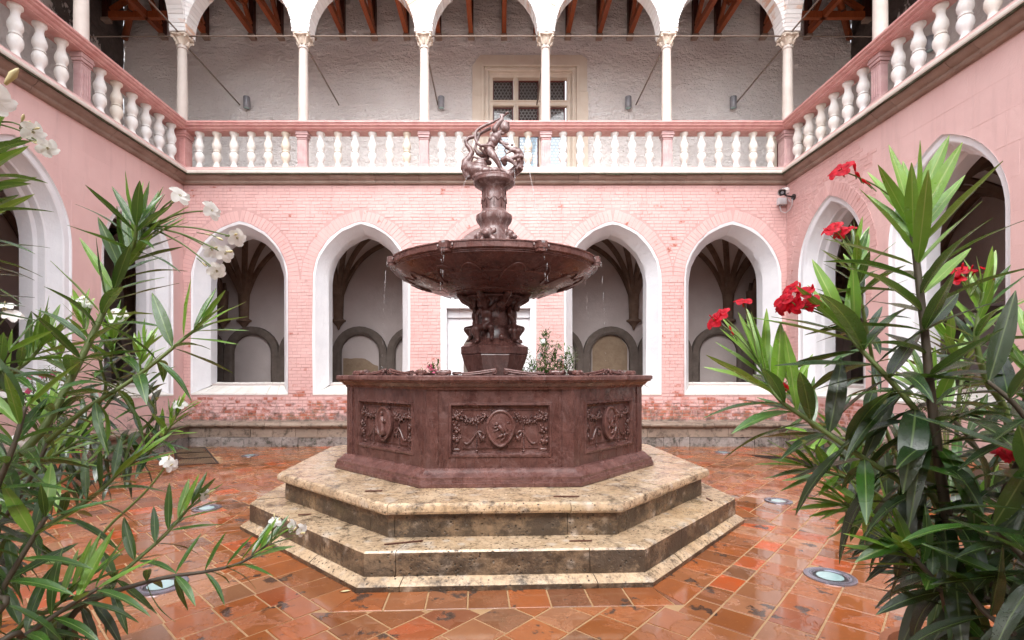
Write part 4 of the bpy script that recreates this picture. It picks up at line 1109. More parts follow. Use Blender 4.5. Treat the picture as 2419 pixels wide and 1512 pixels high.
# ---- ground lights
rg_ = MB(); rg_.lathe([(.62, .000), (.66, .008), (.80, .012), (1.0, .008), (1.02, -.01)], 36, cap=False); RM = rg_.mesh('ring', True, angle=radians(40)); RM.materials.append(M['steelring'])
gl_ = MB(); gl_.lathe([(.001, .006), (.52, .005)], 32, cap=False); GM = gl_.mesh('glass', True); GM.materials.append(M['lglass'])
bl_ = MB(); bl_.lathe([(.52, .004), (.625, .005)], 32, cap=False); BM_ = bl_.mesh('gasket', True); BM_.materials.append(M['black'])
gn = ['round ground light in the wet tiles at lower right, nearest the viewer', 'round ground light in the tiles right of the steps, under the drooping oleander leaves', 'small round ground light near the bench at the far right',
      'small round ground light beside the dark grate at the far left', 'round ground light at lower left, half hidden by oleander leaves', 'round ground light left of the steps, behind a flowering oleander twig']
for (x, y, r), nm in zip(LAMPS, gn):
    L = empty('ground_light', (x, y, .002), nm, 'ground light', 'round lights set in the paving')
    for mm, n in ((RM, 'ring'), (GM, 'glass'), (BM_, 'gasket')): inst(n, mm, L, sc=(r, r, 1))
# ---- drain grates
for q, nm in zip(GRATES, ('dark iron floor grate at the far left before the bench', 'dark iron floor grate at the far right behind the red oleander')):
    q = [Vector((*p, 0)) for p in q]; c = sum(q, Vector())/4
    G = empty('floor_grate', (c.x, c.y, 0), nm, 'grate', 'iron grates in the paving')
    P = lambda s, t: q[0].lerp(q[3], s).lerp(q[1].lerp(q[2], s), t)
    m_ = MB(); z0, z1 = -.004, .010
    def bar(mb, a, b, c_, d_, zz): mb.add([p+Vector((0, 0, -.01)) for p in (a, b, c_, d_)]+[p+Vector((0, 0, zz)) for p in (a, b, c_, d_)], [(4,5,6,7)]+[(i,(i+1)%4,4+(i+1)%4,4+i) for i in range(4)])
    for a, b, c_, d_ in ((0,1,0,.06),(0,1,.94,1),(0,.02,.06,.94),(.98,1,.06,.94),(.32,.34,.06,.94),(.65,.67,.06,.94)): bar(m_, P(a, c_), P(b, c_), P(b, d_), P(a, d_), .008)
    part('frame', m_, M['grate'], G)
    m_ = MB()
    for i in range(22):
        t = .07+.86*i/22; bar(m_, P(.02, t), P(.98, t), P(.98, t+.02), P(.02, t+.02), .004)
    part('bars', m_, M['grate'], G, kind='stuff')
# small leaf fallen on the tiles
m_ = MB(); p = Vector((-1.12, 3.66, .008)); m_.grid([[p+Vector((x*.035, y*.014*(1-x*x)+x*.01, .004*abs(y))) for y in (-1, 0, 1)] for x in (-1, -.5, 0, .5, 1)])
tag(part('fallen_leaf', m_, M['throat'], None, loc=p), 'small yellow leaf lying on the wet tiles at the foot of the steps', 'leaf')
# ================================================================== STEPS
def oct_block(mb, prof, st, gap=.003):
    """st: stations [(k,t),...] round the octagon; prof: [(apothem, z)] outer bottom -> top -> inner"""
    rows = []
    for i, (k, t) in enumerate(st):
        row = []
        for a_, z in prof:
            dt = 0
            if i == 0: dt = gap/(a_*T8)
            if i == len(st)-1: dt = -gap/(a_*T8)
            row.append(octp(k, a_, t+dt, z))
        rows.append(row)
    n = len(prof); mb.grid([list(r) for r in zip(*rows)])
    for r in (rows[0], rows[-1]): mb.add(r, [tuple(range(n))])
def ring_blocks(name, prof, mat, parent, joints, rg, mats=None, sub=6):
    J = []
    for k in range(8): J += [(k, t) for t in joints[k]]
    for i in range(len(J)):
        a, b = J[i], J[(i+1) % len(J)]; k0, t0 = a; k1, t1 = b; st = []
        if k1 == k0 and t1 > t0: seg = [(k0, t0, t1)]
        else:
            seg = [(k0, t0, 1)]; k = (k0+1) % 8
            while k != k1: seg.append((k, -1, 1)); k = (k+1) % 8
            seg.append((k1, -1, t1))
        for s, (k, ta, tb) in enumerate(seg):
            m = max(1, int(sub*(tb-ta)/2))
            st += [(k, ta+(tb-ta)*q/m) for q in range(0 if s == 0 else 1, m+1)]
        mb = MB(); mb.tint = rg.random(); oct_block(mb, prof, st)
        j = rg.uniform(-.004, .004); mb.v = [(x, y, z+j+.003*noise.noise(Vector((x*4, y*4, z*4)))) for x, y, z in mb.v]
        p = octp(*[st[len(st)//2][0], prof[0][0], st[len(st)//2][1]])
        ob = part(name, mb, mat, parent, True, radians(24), loc=p)
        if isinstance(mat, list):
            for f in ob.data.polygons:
                f.material_index = 0 if f.normal.z > .55 else 1  # upright faces get the riser stone with its painted shade
plat = empty('stepped_platform', (FC.x, FC.y, 0), 'octagonal two-step travertine platform, wet and stained, under the red marble basin', 'steps')
rg = random.Random(7)
jo = lambda *a: [list(x) for x in a]
A1, A2 = 1.207*2.13, 1.207*1.87
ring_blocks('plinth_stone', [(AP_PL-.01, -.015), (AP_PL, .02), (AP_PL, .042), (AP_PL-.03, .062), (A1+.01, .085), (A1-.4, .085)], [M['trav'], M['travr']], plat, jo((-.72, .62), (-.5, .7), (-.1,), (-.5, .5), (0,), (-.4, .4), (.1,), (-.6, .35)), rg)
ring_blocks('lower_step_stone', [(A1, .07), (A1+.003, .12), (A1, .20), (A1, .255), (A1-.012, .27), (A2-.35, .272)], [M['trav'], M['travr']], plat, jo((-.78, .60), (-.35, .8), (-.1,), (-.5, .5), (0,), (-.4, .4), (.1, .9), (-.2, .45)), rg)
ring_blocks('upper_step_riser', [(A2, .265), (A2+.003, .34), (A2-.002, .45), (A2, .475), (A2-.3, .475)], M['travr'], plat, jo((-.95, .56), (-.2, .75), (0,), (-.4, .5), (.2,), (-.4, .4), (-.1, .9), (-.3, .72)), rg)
NZ = A2+.075
ring_blocks('upper_step_slab', [(A2-.01, .462), (NZ-.04, .465), (NZ-.012, .475), (NZ, .495), (NZ, .525), (NZ-.01, .548), (NZ-.03, .56), (1.207*1.40, .562)], [M['trav'], M['trav']], plat, jo((-.97, .56), (-.2, .75), (0,), (-.4, .5), (.2,), (-.4, .4), (-.1, .9), (-.3, .72)), rg)
m_ = MB(); m_.add([octp(k, A2-.2, -1, .40) for k in range(8)]+[octp(k, A2-.2, -1, 0) for k in range(8)], [tuple(range(8))]+[(i, (i+1)%8, 8+(i+1)%8, 8+i) for i in range(8)])
part('rubble_core', m_, M['rub2'], plat)
for (k, a_, t, z, L, an) in ((0, A2+.14, -.80, .276, .30, .25), (0, A2+.16, .60, .276, .18, 0), (0, NZ-.18, .60, .565, .22, 0), (7, NZ-.2, .6, .565, .15, .8), (7, A2+.15, -.2, .276, .12, .9), (1, A2+.15, .75, .276, .12, .8)):
    p = octp(k, a_, t, z); q = 2.5*pi/180+k*pi/4+an; e_ = Vector((cos(q), sin(q), 0)); f_ = Vector((-e_.y, e_.x, 0)); m_ = MB()
    P = [p-e_*L/2-f_*.009, p+e_*L/2-f_*.009, p+e_*L/2+f_*.009, p-e_*L/2+f_*.009]
    m_.add(P+[x+Vector((0, 0, .006)) for x in P], [(4,5,6,7)]+[(i,(i+1)%4,4+(i+1)%4,4+i) for i in range(4)]); part('iron_clamp', m_, M['iron'], plat, loc=p)
# ================================================================== FOUNTAIN
Z0 = .566
ft = empty('fountain', (FC.x, FC.y, Z0), 'dark red marble fountain, octagonal relief basin, wide bowl, child wrestling a serpent on top', 'fountain')
def oct_ring(name, prof, mat, parent, sm=True, closed=False):
    mb = MB(); rows = [[octp(k, a_, -1, z) for k in range(8)] for a_, z in prof]
    if closed: rows.append(rows[0])
    mb.grid(rows, True); return part(name, mb, mat, parent, sm, radians(22))
aw = 1.207*1.375; ar = 1.207*1.475; ab = 1.207*1.485
oct_ring('base_moulding', [(ab, Z0), (ab, Z0+.035), (ab-.008, Z0+.038), (ab-.012, Z0+.06), (ab-.02, Z0+.062), (ab-.02, Z0+.088), (ab-.03, Z0+.095), (ab-.05, Z0+.105), (ab-.075, Z0+.13), (ab-.10, Z0+.15), (aw+.012, Z0+.155), (aw-.02, Z0+.156)], M['marble_s'], ft)
oct_ring('basin_rim', [(aw-.01, 1.455), (aw+.02, 1.455), (aw+.025, 1.475), (aw+.045, 1.485), (aw+.07, 1.515), (ar-.02, 1.525), (ar-.015, 1.54), (ar, 1.545), (ar, 1.578), (ar-.008, 1.585), (ar-.02, 1.588), (aw-.22, 1.588), (aw-.22, 1.50)], M['marble_s'], ft)
oct_ring('basin_inner_wall', [(aw-.20, 1.50), (aw-.20, .7)], M['marble'], ft)
m_ = MB(); m_.add([octp(k, aw-.19, -1, 1.44) for k in range(8)], [tuple(range(8))]); part('basin_water', m_, M['pool'], ft)
WZL, WZH = Z0+.15, 1.458
# side panel in face-local coordinates: x along, y outward, z up
def face_mats(k):
    an = ROT+k*pi/4
    c = octp(k, aw, 0, 0); return c, an
hw = aw*T8
def panel_mesh():
    mb = MB(); fw, fz0, fz1 = .50, .805, 1.345
    # flat margin around the sunk panel
    P = [(-hw, WZL), (hw, WZL), (hw, WZH), (-hw, WZH)]; Q = [(-fw, fz0), (fw, fz0), (fw, fz1), (-fw, fz1)]
    rows = [P, Q]; lv = [(0, 0, 0), (.0, .012, -.0), (.010, .018, 0), (.012, .035, 0), (-.006, .045, 0), (-.028, .052, 0), (-.032, .07, 0)]
    o = []; rowsv = [[(x, 0, z) for x, z in P]]
    for y, ins, _ in lv:
        rowsv.append([(x-ins*(1 if x > 0 else -1), y, z+ins*(1 if z < 1.1 else -1)) for x, z in Q])
    mb.grid([r for r in rowsv], True); last = rowsv[-1]; mb.add(last, [(0, 1, 2, 3)])
    # inner raised fillet frame
    def bar(x0, z0, x1, z1, y0=-.034, y1=-.022):
        mb.box((x0, y0, z0), (x1, y1, z1))
    bar(-.36, .90, .36, .906); bar(-.36, 1.262, .36, 1.268); bar(-.36, .906, -.354, 1.262); bar(.354, .906, .36, 1.262)
    # pilaster strips at the corners
    for s in (-1, 1):
        x0, x1 = sorted((s*(hw-.105), s*(hw+.004))); mb.box((x0, -.01, WZL), (x1, .012, WZH))
    return mb
pm = panel_mesh(); PANEL = pm.mesh('side_panel', False); PANEL.materials.append(M['marble'])
def fruit(mb, x, z, s, rg, n=5):
    for i in range(n):
        a_ = rg.uniform(0, 2*pi); r_ = s*rg.uniform(.2, .8); k = s*rg.uniform(.32, .5)
        mb.ball((x+cos(a_)*r_, -.02+rg.uniform(0, .012), z+sin(a_)*r_), (k, k*.8, k), 7, 5)
    for i in range(4):
        a_ = i*pi/2+rg.uniform(0, 1); mb.ball((x+cos(a_)*s*1.1, -.028, z+sin(a_)*s*1.1), (s*.5, .008, s*.25), 6, 4, Matrix.Rotation(-a_, 3, 'Y'))
def garland_mesh(seed):
    rg = random.Random(seed); mb = MB()
    for s in (-1, 1):
        for i in range(8):
            t = i/7; x = s*(.15+.245*t); z = 1.20-.055*sin(pi*t)+.02*t; fruit(mb, x, z, .027+.006*(i % 2), rg, 5)
        for z in (1.19, 1.08, .975): fruit(mb, s*.415, z, .038, rg, 7); mb.tube([(s*.415, -.03, z-.03), (s*.415, -.028, z-.07)], .006, 5)
        for i in range(16): mb.ball((s*.222, -.026, 1.15-.017*i), (.0085, .007, .0065), 6, 4)          # beaded cord
        mb.ball((s*.222, -.026, .875), (.018, .01, .012), 6, 4)
        P = []
        for i in range(14):      # fluttering ribbon
            t = i/13; P.append((s*(.14+.20*t), -.028+.004*sin(9*t), 1.02+.05*sin(5.5*t)-.03*t))
        mb.tube(P, [.014-.007*abs(.5-i/13) for i in range(14)], 5)
        for i in range(6):
            t = i/5; mb.tube([(s*.15, -.026, 1.02-.01*i), (s*(.19+.02*t), -.022, .955+.02*i)], [.012, .005], 5)
        mb.ball((s*.41, -.03, .885), (.045, .008, .018), 8, 4)
    for i in range(9): mb.tube([(-.02+.05*(i-4)/4, -.03, 1.235), (.0+.08*(i-4)/4, -.024, 1.26)], .006, 5)
    return mb
GAR = [garland_mesh(i).mesh('garland', True) for i in (1, 2, 3)]
for g_ in GAR: g_.materials.append(M['marble'])
def shield_mesh():
    mb = MB(); n = 28; rows = []
    def ov(a_, b_, y): 
        out = []
        for i in range(n):
            t = 2*pi*i/n; k = 1 if sin(t) > 0 else 1.12
            x = a_*cos(t)*(1-.22*max(0, -sin(t))**2); z = 1.10+b_*sin(t)*k; out.append((x, y, z))
        return out
    rows = [ov(.125, .155, -.03), ov(.135, .168, .0), ov(.134, .166, .016), ov(.125, .157, .022), ov(.114, .146, .018), ov(.108, .14, .006), ov(.06, .08, .012), ov(.01, .01, .014)]
    mb.grid(rows, True, False, True)
    return mb
def relief(kind):
    mb = MB(); y = .012
    T = lambda pts, r: mb.tube([(x, y+.002, z) for x, z in pts], r, 7)
    if kind == 0:       # rampant lion facing left
        T([(.03, 1.05), (.01, 1.09), (-.02, 1.12)], [.024, .022, .02]); mb.ball((-.035, y+.006, 1.135), (.02, .012, .018), 8, 5); mb.ball((-.052, y+.004, 1.128), (.011, .008, .009), 6, 4)
        T([(-.02, 1.115), (-.05, 1.10), (-.075, 1.108)], [.011, .008, .007]); T([(-.01, 1.095), (-.04, 1.07), (-.068, 1.065)], [.011, .008, .007])
        T([(.03, 1.05), (.005, 1.02), (-.02, 1.015), (-.04, 1.0)], [.018, .013, .009, .008]); T([(.035, 1.05), (.04, 1.01), (.02, .985), (0, .98)], [.018, .013, .009, .008])
        T([(.045, 1.05), (.075, 1.04), (.08, 1.08), (.055, 1.10), (.06, 1.14), (.085, 1.15)], [.007, .006, .006, .006, .006, .01])
    elif kind == 1:     # standing robed figure with child
        T([(0, 1.17), (-.004, 1.12), (.0, 1.04), (.01, .98)], [.018, .03, .034, .045]); mb.ball((-.004, y+.01, 1.20), (.017, .014, .021), 8, 5)
        T([(-.02, 1.15), (-.045, 1.12), (-.03, 1.09)], [.01, .01, .008]); T([(.02, 1.15), (.05, 1.12), (.03, 1.095)], [.01, .01, .008]); mb.ball((.025, y+.016, 1.12), (.014, .012, .016), 7, 5)
        T([(-.06, .965), (0, .95), (.06, .965)], [.006, .01, .006])
    else:               # rearing beast with curled tail
        T([(.04, 1.04), (.01, 1.06), (-.03, 1.09)], [.022, .022, .016]); T([(-.03, 1.09), (-.05, 1.12), (-.045, 1.145)], [.014, .011, .012]); mb.ball((-.055, y+.004, 1.15), (.02, .01, .012), 7, 4)
        T([(-.02, 1.07), (-.05, 1.05), (-.06, 1.02)], [.01, .008, .006]); T([(.03, 1.03), (.02, .99), (-.01, .985)], [.014, .01, .007]); T([(.05, 1.03), (.06, .99), (.04, .975)], [.014, .01, .007])
        T([(.055, 1.05), (.085, 1.07), (.075, 1.12), (.05, 1.12), (.055, 1.16), (.08, 1.17)], [.008, .007, .007, .007, .007, .009])
        T([(.0, 1.08), (.02, 1.12), (.04, 1.13)], [.012, .009, .004])
    return mb
SH = shield_mesh().mesh('oval_shield', True, angle=radians(40)); SH.materials.append(M['marble_s'])
REL = []
for k in range(3):
    r_ = relief(k).mesh('relief_figure', True); r_.materials.append(M['marble_s']); REL.append(r_)
FACE_REL = [0, 2, 1, 0, 2, 1, 0, 1]
for k in range(8):
    c, an = face_mats(k); base = org(ft)
    # local x along the face, local -y... build with y outward: rotate by an and flip
    Mx = Matrix.Translation(Vector((c.x, c.y, 0))-base) @ Matrix.Rotation(an, 4, 'Z') @ Matrix.Scale(-1, 4, (0, 1, 0))
    o = instm('side_panel', PANEL, ft, Mx)
    I = Matrix.Identity(4)
    g2 = instm('garland', GAR[k % 3], o, I); g2['kind'] = 'stuff'; s2 = instm('oval_shield', SH, o, I)
    instm('relief_figure', REL[FACE_REL[k]], o, Matrix.Translation((0, .004, 0)))
# scroll ornaments on the rim
orn = MB()
for s in (-1, 1):
    P = []; rr = []
    for i in range(22):
        t = i/21; x = s*(.035+.40*t); z = .018+.040*(1-t)**1.2-.006*sin(pi*t); P.append((x, 0, z)); rr.append(.016-.009*t)
    orn.tube(P, rr, 7)
    orn.tube([(p[0], .028, p[2]-.016) for p in P[1:18]], [.009]*17, 6); orn.tube([(p[0], -.028, p[2]-.016) for p in P[1:18]], [.009]*17, 6)
    sp = [(s*(.055+.026*(1-i/16)*cos(i*.75)), .0, .032+.026*(1-i/16)*sin(i*.75)) for i in range(16)]
    orn.tube([(x, -.028, z) for x, y, z in sp], .008, 5); orn.tube([(x, .028, z) for x, y, z in sp], .008, 5)
    orn.ball((s*.11, 0, .008), (.08, .03, .016), 10, 6); orn.ball((s*.23, 0, .006), (.10, .025, .010), 10, 6)
ORN = orn.mesh('scroll_ornament', True); ORN.materials.append(M['marble_s'])
kb = MB(); kb.tube([(-.07, 0, .028), (-.05, 0, .028), (-.045, 0, .028), (-.02, 0, .028), (.0, 0, .028), (.03, 0, .028), (.035, 0, .028), (.06, 0, .028), (.075, 0, .028)], [.018, .028, .02, .026, .022, .026, .018, .026, .016], 10)
kb.ball((.02, 0, .012), (.05, .04, .02), 8, 5); KN = kb.mesh('corner_knob', True, angle=radians(50)); KN.materials.append(M['marble_s'])
for k in range(8):
    an = ROT+k*pi/4; p = octp(k, aw-.05, 0, 1.588)-org(ft)
    inst('scroll_ornament', ORN, ft, p, (0, 0, an), (1.0, 1, 1))
    for s in (-1, 1):
        p = octp(k, aw-.05, s*.80, 1.588)-org(ft); inst('corner_knob', KN, ft, p, (0, 0, an+(0 if s > 0 else pi)))
# ---- pedestal below the bowl
CX, CY = FC.x, FC.y
mb = MB(); rows = []
for a_, z in ((.24, 1.42), (.28, 1.50), (.33, 1.62), (.385, 1.76), (.405, 1.83), (.40, 1.845), (.415, 1.85), (.415, 1.935), (.40, 1.945), (.375, 1.955), (.31, 1.99), (.27, 2.04)):
    rows.append([(CX+a_/cos(pi/8)*cos(pi/8+ROT+i*pi/4), CY+a_/cos(pi/8)*sin(pi/8+ROT+i*pi/4), z) for i in range(8)])
mb.grid(rows, True, True, True); part('pedestal_block', mb, M['marble'], ft, True, radians(24))
mb = MB(); mb.lathe([(.26, 2.0), (.225, 2.08), (.205, 2.2), (.215, 2.35), (.25, 2.46), (.31, 2.52), (.34, 2.56), (.36, 2.60), (.30, 2.66)], 24, (CX, CY, 0)); part('pedestal_core', mb, M['marble'], ft, True, radians(50))
def sculpt(name, items, mat, parent, voxel, smooth_it=4, loc=None, Mx=None, noise_amp=0):
    """capsules ('c',p0,r0,p1,r1) and ellipsoids ('e',c,r) fused into one continuous surface"""
    mb = MB()
    for it in items:
        if it[0] == 'c':
            _, p0, r0, p1, r1 = it; p0 = Vector(p0); p1 = Vector(p1); mb.ball(p0, r0, 12, 8); mb.ball(p1, r1, 12, 8); mb.tube([p0, p1], [r0, r1], 12)
        elif it[0] == 'p':
            _, P, rr = it
            for q, r_ in zip(P, rr): mb.ball(q, r_, 10, 7)
            mb.tube(P, rr, 10)
        else: mb.ball(it[1], it[2], 14, 10, it[3] if len(it) > 3 else None)
    if Mx is not None: mb.v = [tuple(Mx @ Vector(v)) for v in mb.v]
    if noise_amp: pass
    o = part(name, mb, mat, parent, True, loc=loc)
    md = o.modifiers.new('r', 'REMESH'); md.mode = 'VOXEL'; md.voxel_size = voxel; md.use_smooth_shade = True
    sm = o.modifiers.new('s', 'SMOOTH'); sm.factor = .5; sm.iterations = smooth_it
    bake(o); o.data.shade_smooth(); return o
# seated child, local: back to the core at y=+, faces -y ; height about .62
def putto(k):
    it = []
    v = random.Random(k); a_ = v.uniform(-.02, .02)
    it += [('e', (0, -.01, .345), (.078, .062, .085)), ('e', (0, -.005, .25), (.07, .062, .07)), ('e', (0, .0, .19), (.085, .07, .06)), ('c', (0, -.01, .42), .036, (0, -.015, .46), .034)]
    it += [('e', (a_, -.025, .525), (.062, .066, .072)), ('e', (a_, -.09, .515), (.012, .014, .012)), ('e', (a_-.03, -.07, .50), (.02, .018, .018)), ('e', (a_+.03, -.07, .50), (.02, .018, .018)), ('e', (a_, -.075, .475), (.018, .014, .012)),
           ('e', (a_-.062, -.02, .52), (.01, .015, .02)), ('e', (a_+.062, -.02, .52), (.01, .015, .02)), ('e', (a_, .0, .565), (.066, .066, .05)), ('e', (a_, -.06, .578), (.03, .02, .016))]
    # arms: one raised to the bowl, one down holding a fish
    it += [('c', (-.075, 0, .41), .034, (-.125, -.02, .33), .026), ('c', (-.125, -.02, .33), .026, (-.10, -.07, .24), .019), ('e', (-.098, -.075, .225), (.02, .02, .022))]
    for j in range(3): it.append(('c', (-.105+.012*j, -.085, .215), .008, (-.10+.012*j, -.10, .19), .006))
    it += [('c', (.075, 0, .41), .034, (.13, .0, .47), .027), ('c', (.13, .0, .47), .027, (.12, .03, .57), .02), ('e', (.12, .03, .59), (.021, .018, .024))]
    for j in range(3): it.append(('c', (.108+.012*j, .02, .60), .008, (.106+.013*j, .025, .625), .006))
    # legs
    it += [('c', (-.045, -.01, .18), .054, (-.085, -.125, .15), .040), ('c', (-.085, -.125, .15), .040, (-.075, -.10, .03), .024), ('c', (-.075, -.105, .0), .022, (-.08, -.165, -.012), .016)]
    it += [('c', (.045, -.01, .18), .054, (.10, -.105, .17), .040), ('c', (.10, -.105, .17), .040, (.085, -.04, .06), .026), ('c', (.085, -.045, .035), .022, (.10, -.10, .02), .015)]
    # fish and fruit between the figures
    it += [('p', [(-.11, -.07, .20), (-.13, -.09, .13), (-.10, -.08, .05), (-.06, -.05, .0)], [.03, .042, .035, .02])]
    return it
for k in range(4):
    an = radians(-112)+k*pi/2
    Mx = Matrix.Translation((CX, CY, 2.0)) @ Matrix.Rotation(an+pi/2, 4, 'Z') @ Matrix.Translation((0, -.235, 0)) @ Matrix.Scale(1.0, 4)
    sculpt('putto', putto(k), M['marble'], ft, .0095, 3, loc=(CX, CY, 2.0), Mx=Mx)
it = []; rg = random.Random(4)
for i in range(60):      # foliage and fruit carving between the children
    an = rg.uniform(0, 2*pi); z = rg.choice([rg.uniform(2.03, 2.18), rg.uniform(2.42, 2.56)]); r_ = .27+.05*abs(z-2.3)/.3; k = rg.uniform(.02, .042)
    it.append(('e', (CX+r_*cos(an), CY+r_*sin(an), z), (k, k, k*1.2)))
for i in range(8):      # brackets under the bowl, and swags
    an = radians(-67)+i*pi/4; r0 = .36 if i % 2 == 0 else .30
    it.append(('p', [(CX+.25*cos(an), CY+.25*sin(an), 2.40), (CX+.33*cos(an), CY+.33*sin(an), 2.50), (CX+.43*cos(an), CY+.43*sin(an), 2.56), (CX+.47*cos(an), CY+.47*sin(an), 2.575 if i % 2 == 0 else 2.6)], [.03, .04, .045, .035]))
it.append(('e', (CX, CY, 2.3), (.24, .24, .3))); it.append(('e', (CX, CY, 2.56), (.40, .40, .055)))
sculpt('carved_foliage', it, M['marble'], ft, .011, 2)
# ---- bowl
BR = 1.285
mb = MB()
prof = [(.32, 2.575), (.45, 2.58), (.50, 2.585), (.56, 2.60), (.565, 2.608), (.80, 2.655), (.985, 2.715), (.99, 2.722), (1.04, 2.742), (1.05, 2.742), (1.14, 2.79), (1.20, 2.825), (BR-.05, 2.855), (BR-.035, 2.86), (BR-.035, 2.868), (BR-.02, 2.875), (BR-.02, 2.885), (BR, 2.892),
        (BR+.008, 2.90), (BR+.008, 2.955), (BR+.018, 2.96), (BR+.018, 2.972), (BR, 2.976), (BR-.07, 2.976), (BR-.10, 2.95), (1.0, 2.82), (.6, 2.72), (.2, 2.70), (.0, 2.70)]
mb.lathe(prof, 96, (CX, CY, 0), cap=False); bowl = part('bowl', mb, M['marble_s'], ft, True, radians(28))
m_ = MB(); m_.lathe([(.0, 2.93), (BR-.09, 2.93)], 48, (CX, CY, 0), cap=False); part('bowl_water', m_, M['pool'], bowl)
m_ = MB()
for i in range(8):      # gadroon relief under the bowl
    a0 = radians(i*45)
    for s in (-1, 1):
        P = []; 
        for q in range(12):
            t = q/11; an = a0+s*radians(3+17*t); r_ = .66+.46*sin(pi*min(1, t*.62+.1)); 
            z = 2.575+(r_-.3)**2*.30+.0; P.append((CX+r_*cos(an), CY+r_*sin(an), z))
        m_.tube(P, .012, 5)
part('carved_ribs', m_, M['marble_s'], bowl, True)
for i in range(8):      # spouts on the rim
    an = radians(-90+22.5+45*i)+radians(0); c_, s_ = cos(an), sin(an)
    mb = MB(); f = lambda x, y, z: (CX+c_*(BR+x)-s_*y, CY+s_*(BR+x)+c_*y, z)
    for (x0, x1, hw_, z0, z1) in ((-.03, .045, .055, 2.868, 2.90), (-.03, .055, .062, 2.902, 2.972)):
        q = [f(x0, -hw_, z0), f(x1, -hw_*.8, z0), f(x1, hw_*.8, z0), f(x0, hw_, z0), f(x0, -hw_, z1), f(x1, -hw_*.8, z1), f(x1, hw_*.8, z1), f(x0, hw_, z1)]
        mb.add(q, [(0,3,2,1),(4,5,6,7),(0,1,5,4),(1,2,6,5),(2,3,7,6),(3,0,4,7)])
    for s in (-1, 1): mb.tube([f(.005+.014*cos(q*.8), s*.085, 2.925+.026*sin(q*.8)) for q in range(8)], .010, 5)
    mb.tint = .5
    sp = part('spout', mb, M['marble_s'], ft, loc=f(0, 0, 2.9))
    mb = MB(); mb.add([f(.02, -.022, 2.975), f(.057, -.022, 2.973), f(.057, .022, 2.973), f(.02, .022, 2.975)]+[f(.058, -.018, 2.95), f(.058, .018, 2.95)], [(0,1,2,3), (1,4,5,2)]); part('spout_lip', mb, M['water'], sp)
# ---- upper column
mb = MB()
prof = [(.23, 2.75), (.20, 3.1), (.21, 3.30), (.215, 3.34), (.19, 3.40), (.178, 3.44), (.185, 3.485), (.215, 3.525), (.228, 3.55), (.232, 3.575), (.232, 3.60), (.222, 3.61), (.20, 3.625), (.172, 3.64), (.165, 3.66), (.152, 3.675), (.15, 3.70), (.156, 3.80), (.152, 3.88), (.158, 3.93), (.175, 3.955), (.21, 3.975), (.25, 4.0), (.262, 4.02), (.262, 4.045), (.255, 4.05), (.258, 4.07), (.25, 4.08), (.0, 4.082)]
mb.lathe(prof, 40, (CX, CY, 0)); uc = part('upper_column', mb, M['marble_t'], ft, True, radians(30))
m_ = MB()
for i in range(10):
    an = 2*pi*i/10
    P = [(CX+.158*cos(an+q*.16), CY+.158*sin(an+q*.16), 3.80-.03*cos(q*pi/2.0)*1.0) for q in (-2, -1, 0, 1, 2)]
    m_.tube(P, .008, 5)
    m_.tube([(CX+.156*cos(an+.314), CY+.156*sin(an+.314), 3.70), (CX+.158*cos(an+.314), CY+.158*sin(an+.314), 3.92)], .006, 5)
part('column_relief', m_, M['marble_t'], uc, True)
it = []
for i in range(4):      # lion masks round the foot
    an = radians(-112+90*i); c_, s_ = cos(an), sin(an); q = lambda r_, t, z: (CX+c_*r_-s_*t, CY+s_*r_+c_*t, z)
    it += [('e', q(.20, 0, 3.35), (.075, .075, .07)), ('e', q(.275, 0, 3.32), (.04, .04, .032)), ('e', q(.245, .035, 3.37), (.022, .022, .02)), ('e', q(.245, -.035, 3.37), (.022, .022, .02)),
           ('e', q(.19, .08, 3.37), (.03, .03, .04)), ('e', q(.19, -.08, 3.37), (.03, .03, .04)), ('c', q(.21, .06, 3.28), .03, q(.24, .12, 3.22), .022), ('c', q(.21, -.06, 3.28), .03, q(.24, -.12, 3.22), .022)]
it.append(('e', (CX, CY, 3.35), (.19, .19, .10)))
sculpt('lion_masks', it, M['marble_t'], ft, .009, 2)
# ---- statue: child bestriding a serpent; x right, y away from the viewer, measured in metres round the column axis
def S(x, y, z=None):     # photo measure in the crop of the statue -> local
    return None
k_ = .2186/185.7
def q(cx_, cy_, yy=0.0): return (CX+(cx_-607)*k_, CY+yy, 1.6+(884-(248+cy_*.2186))/185.7)
it = []
# serpent/beast: body mass, neck, head with open jaws, coils and paws
it += [('p', [q(330, 760, 0), q(290, 680, 0), q(300, 610, .02), q(340, 560, .03), q(365, 505, .03), q(345, 460, .03), q(310, 420, .03), q(300, 380, .03), q(330, 340, .04), q(380, 325, .05), q(420, 300, .06), q(410, 262, .06), q(435, 240, .06), q(465, 250, .06)],
        [.06, .055, .05, .044, .038, .032, .027, .026, .026, .024, .02, .013, .010, .008])]
it += [('e', q(430, 720, 0), (.165, .12, .095)), ('e', q(340, 690, 0), (.085, .09, .09)), ('e', q(520, 745, -.02), (.13, .12, .075)), ('e', q(610, 745, -.05), (.10, .09, .06)), ('e', q(450, 650, 0), (.10, .10, .055)), ('e', q(480, 790, 0), (.14, .13, .05)), ('e', q(700, 780, 0), (.12, .12, .05))]
it += [('p', [q(360, 620, -.05), q(385, 585, -.07), q(420, 600, -.08), q(470, 610, -.06), q(520, 600, -.03)], [.02, .014, .015, .018, .02])]
it += [('p', [q(720, 770, .0), q(800, 740, .02), q(865, 680, .02), q(885, 610, .02), q(880, 550, .0)], [.06, .065, .062, .058, .05])]
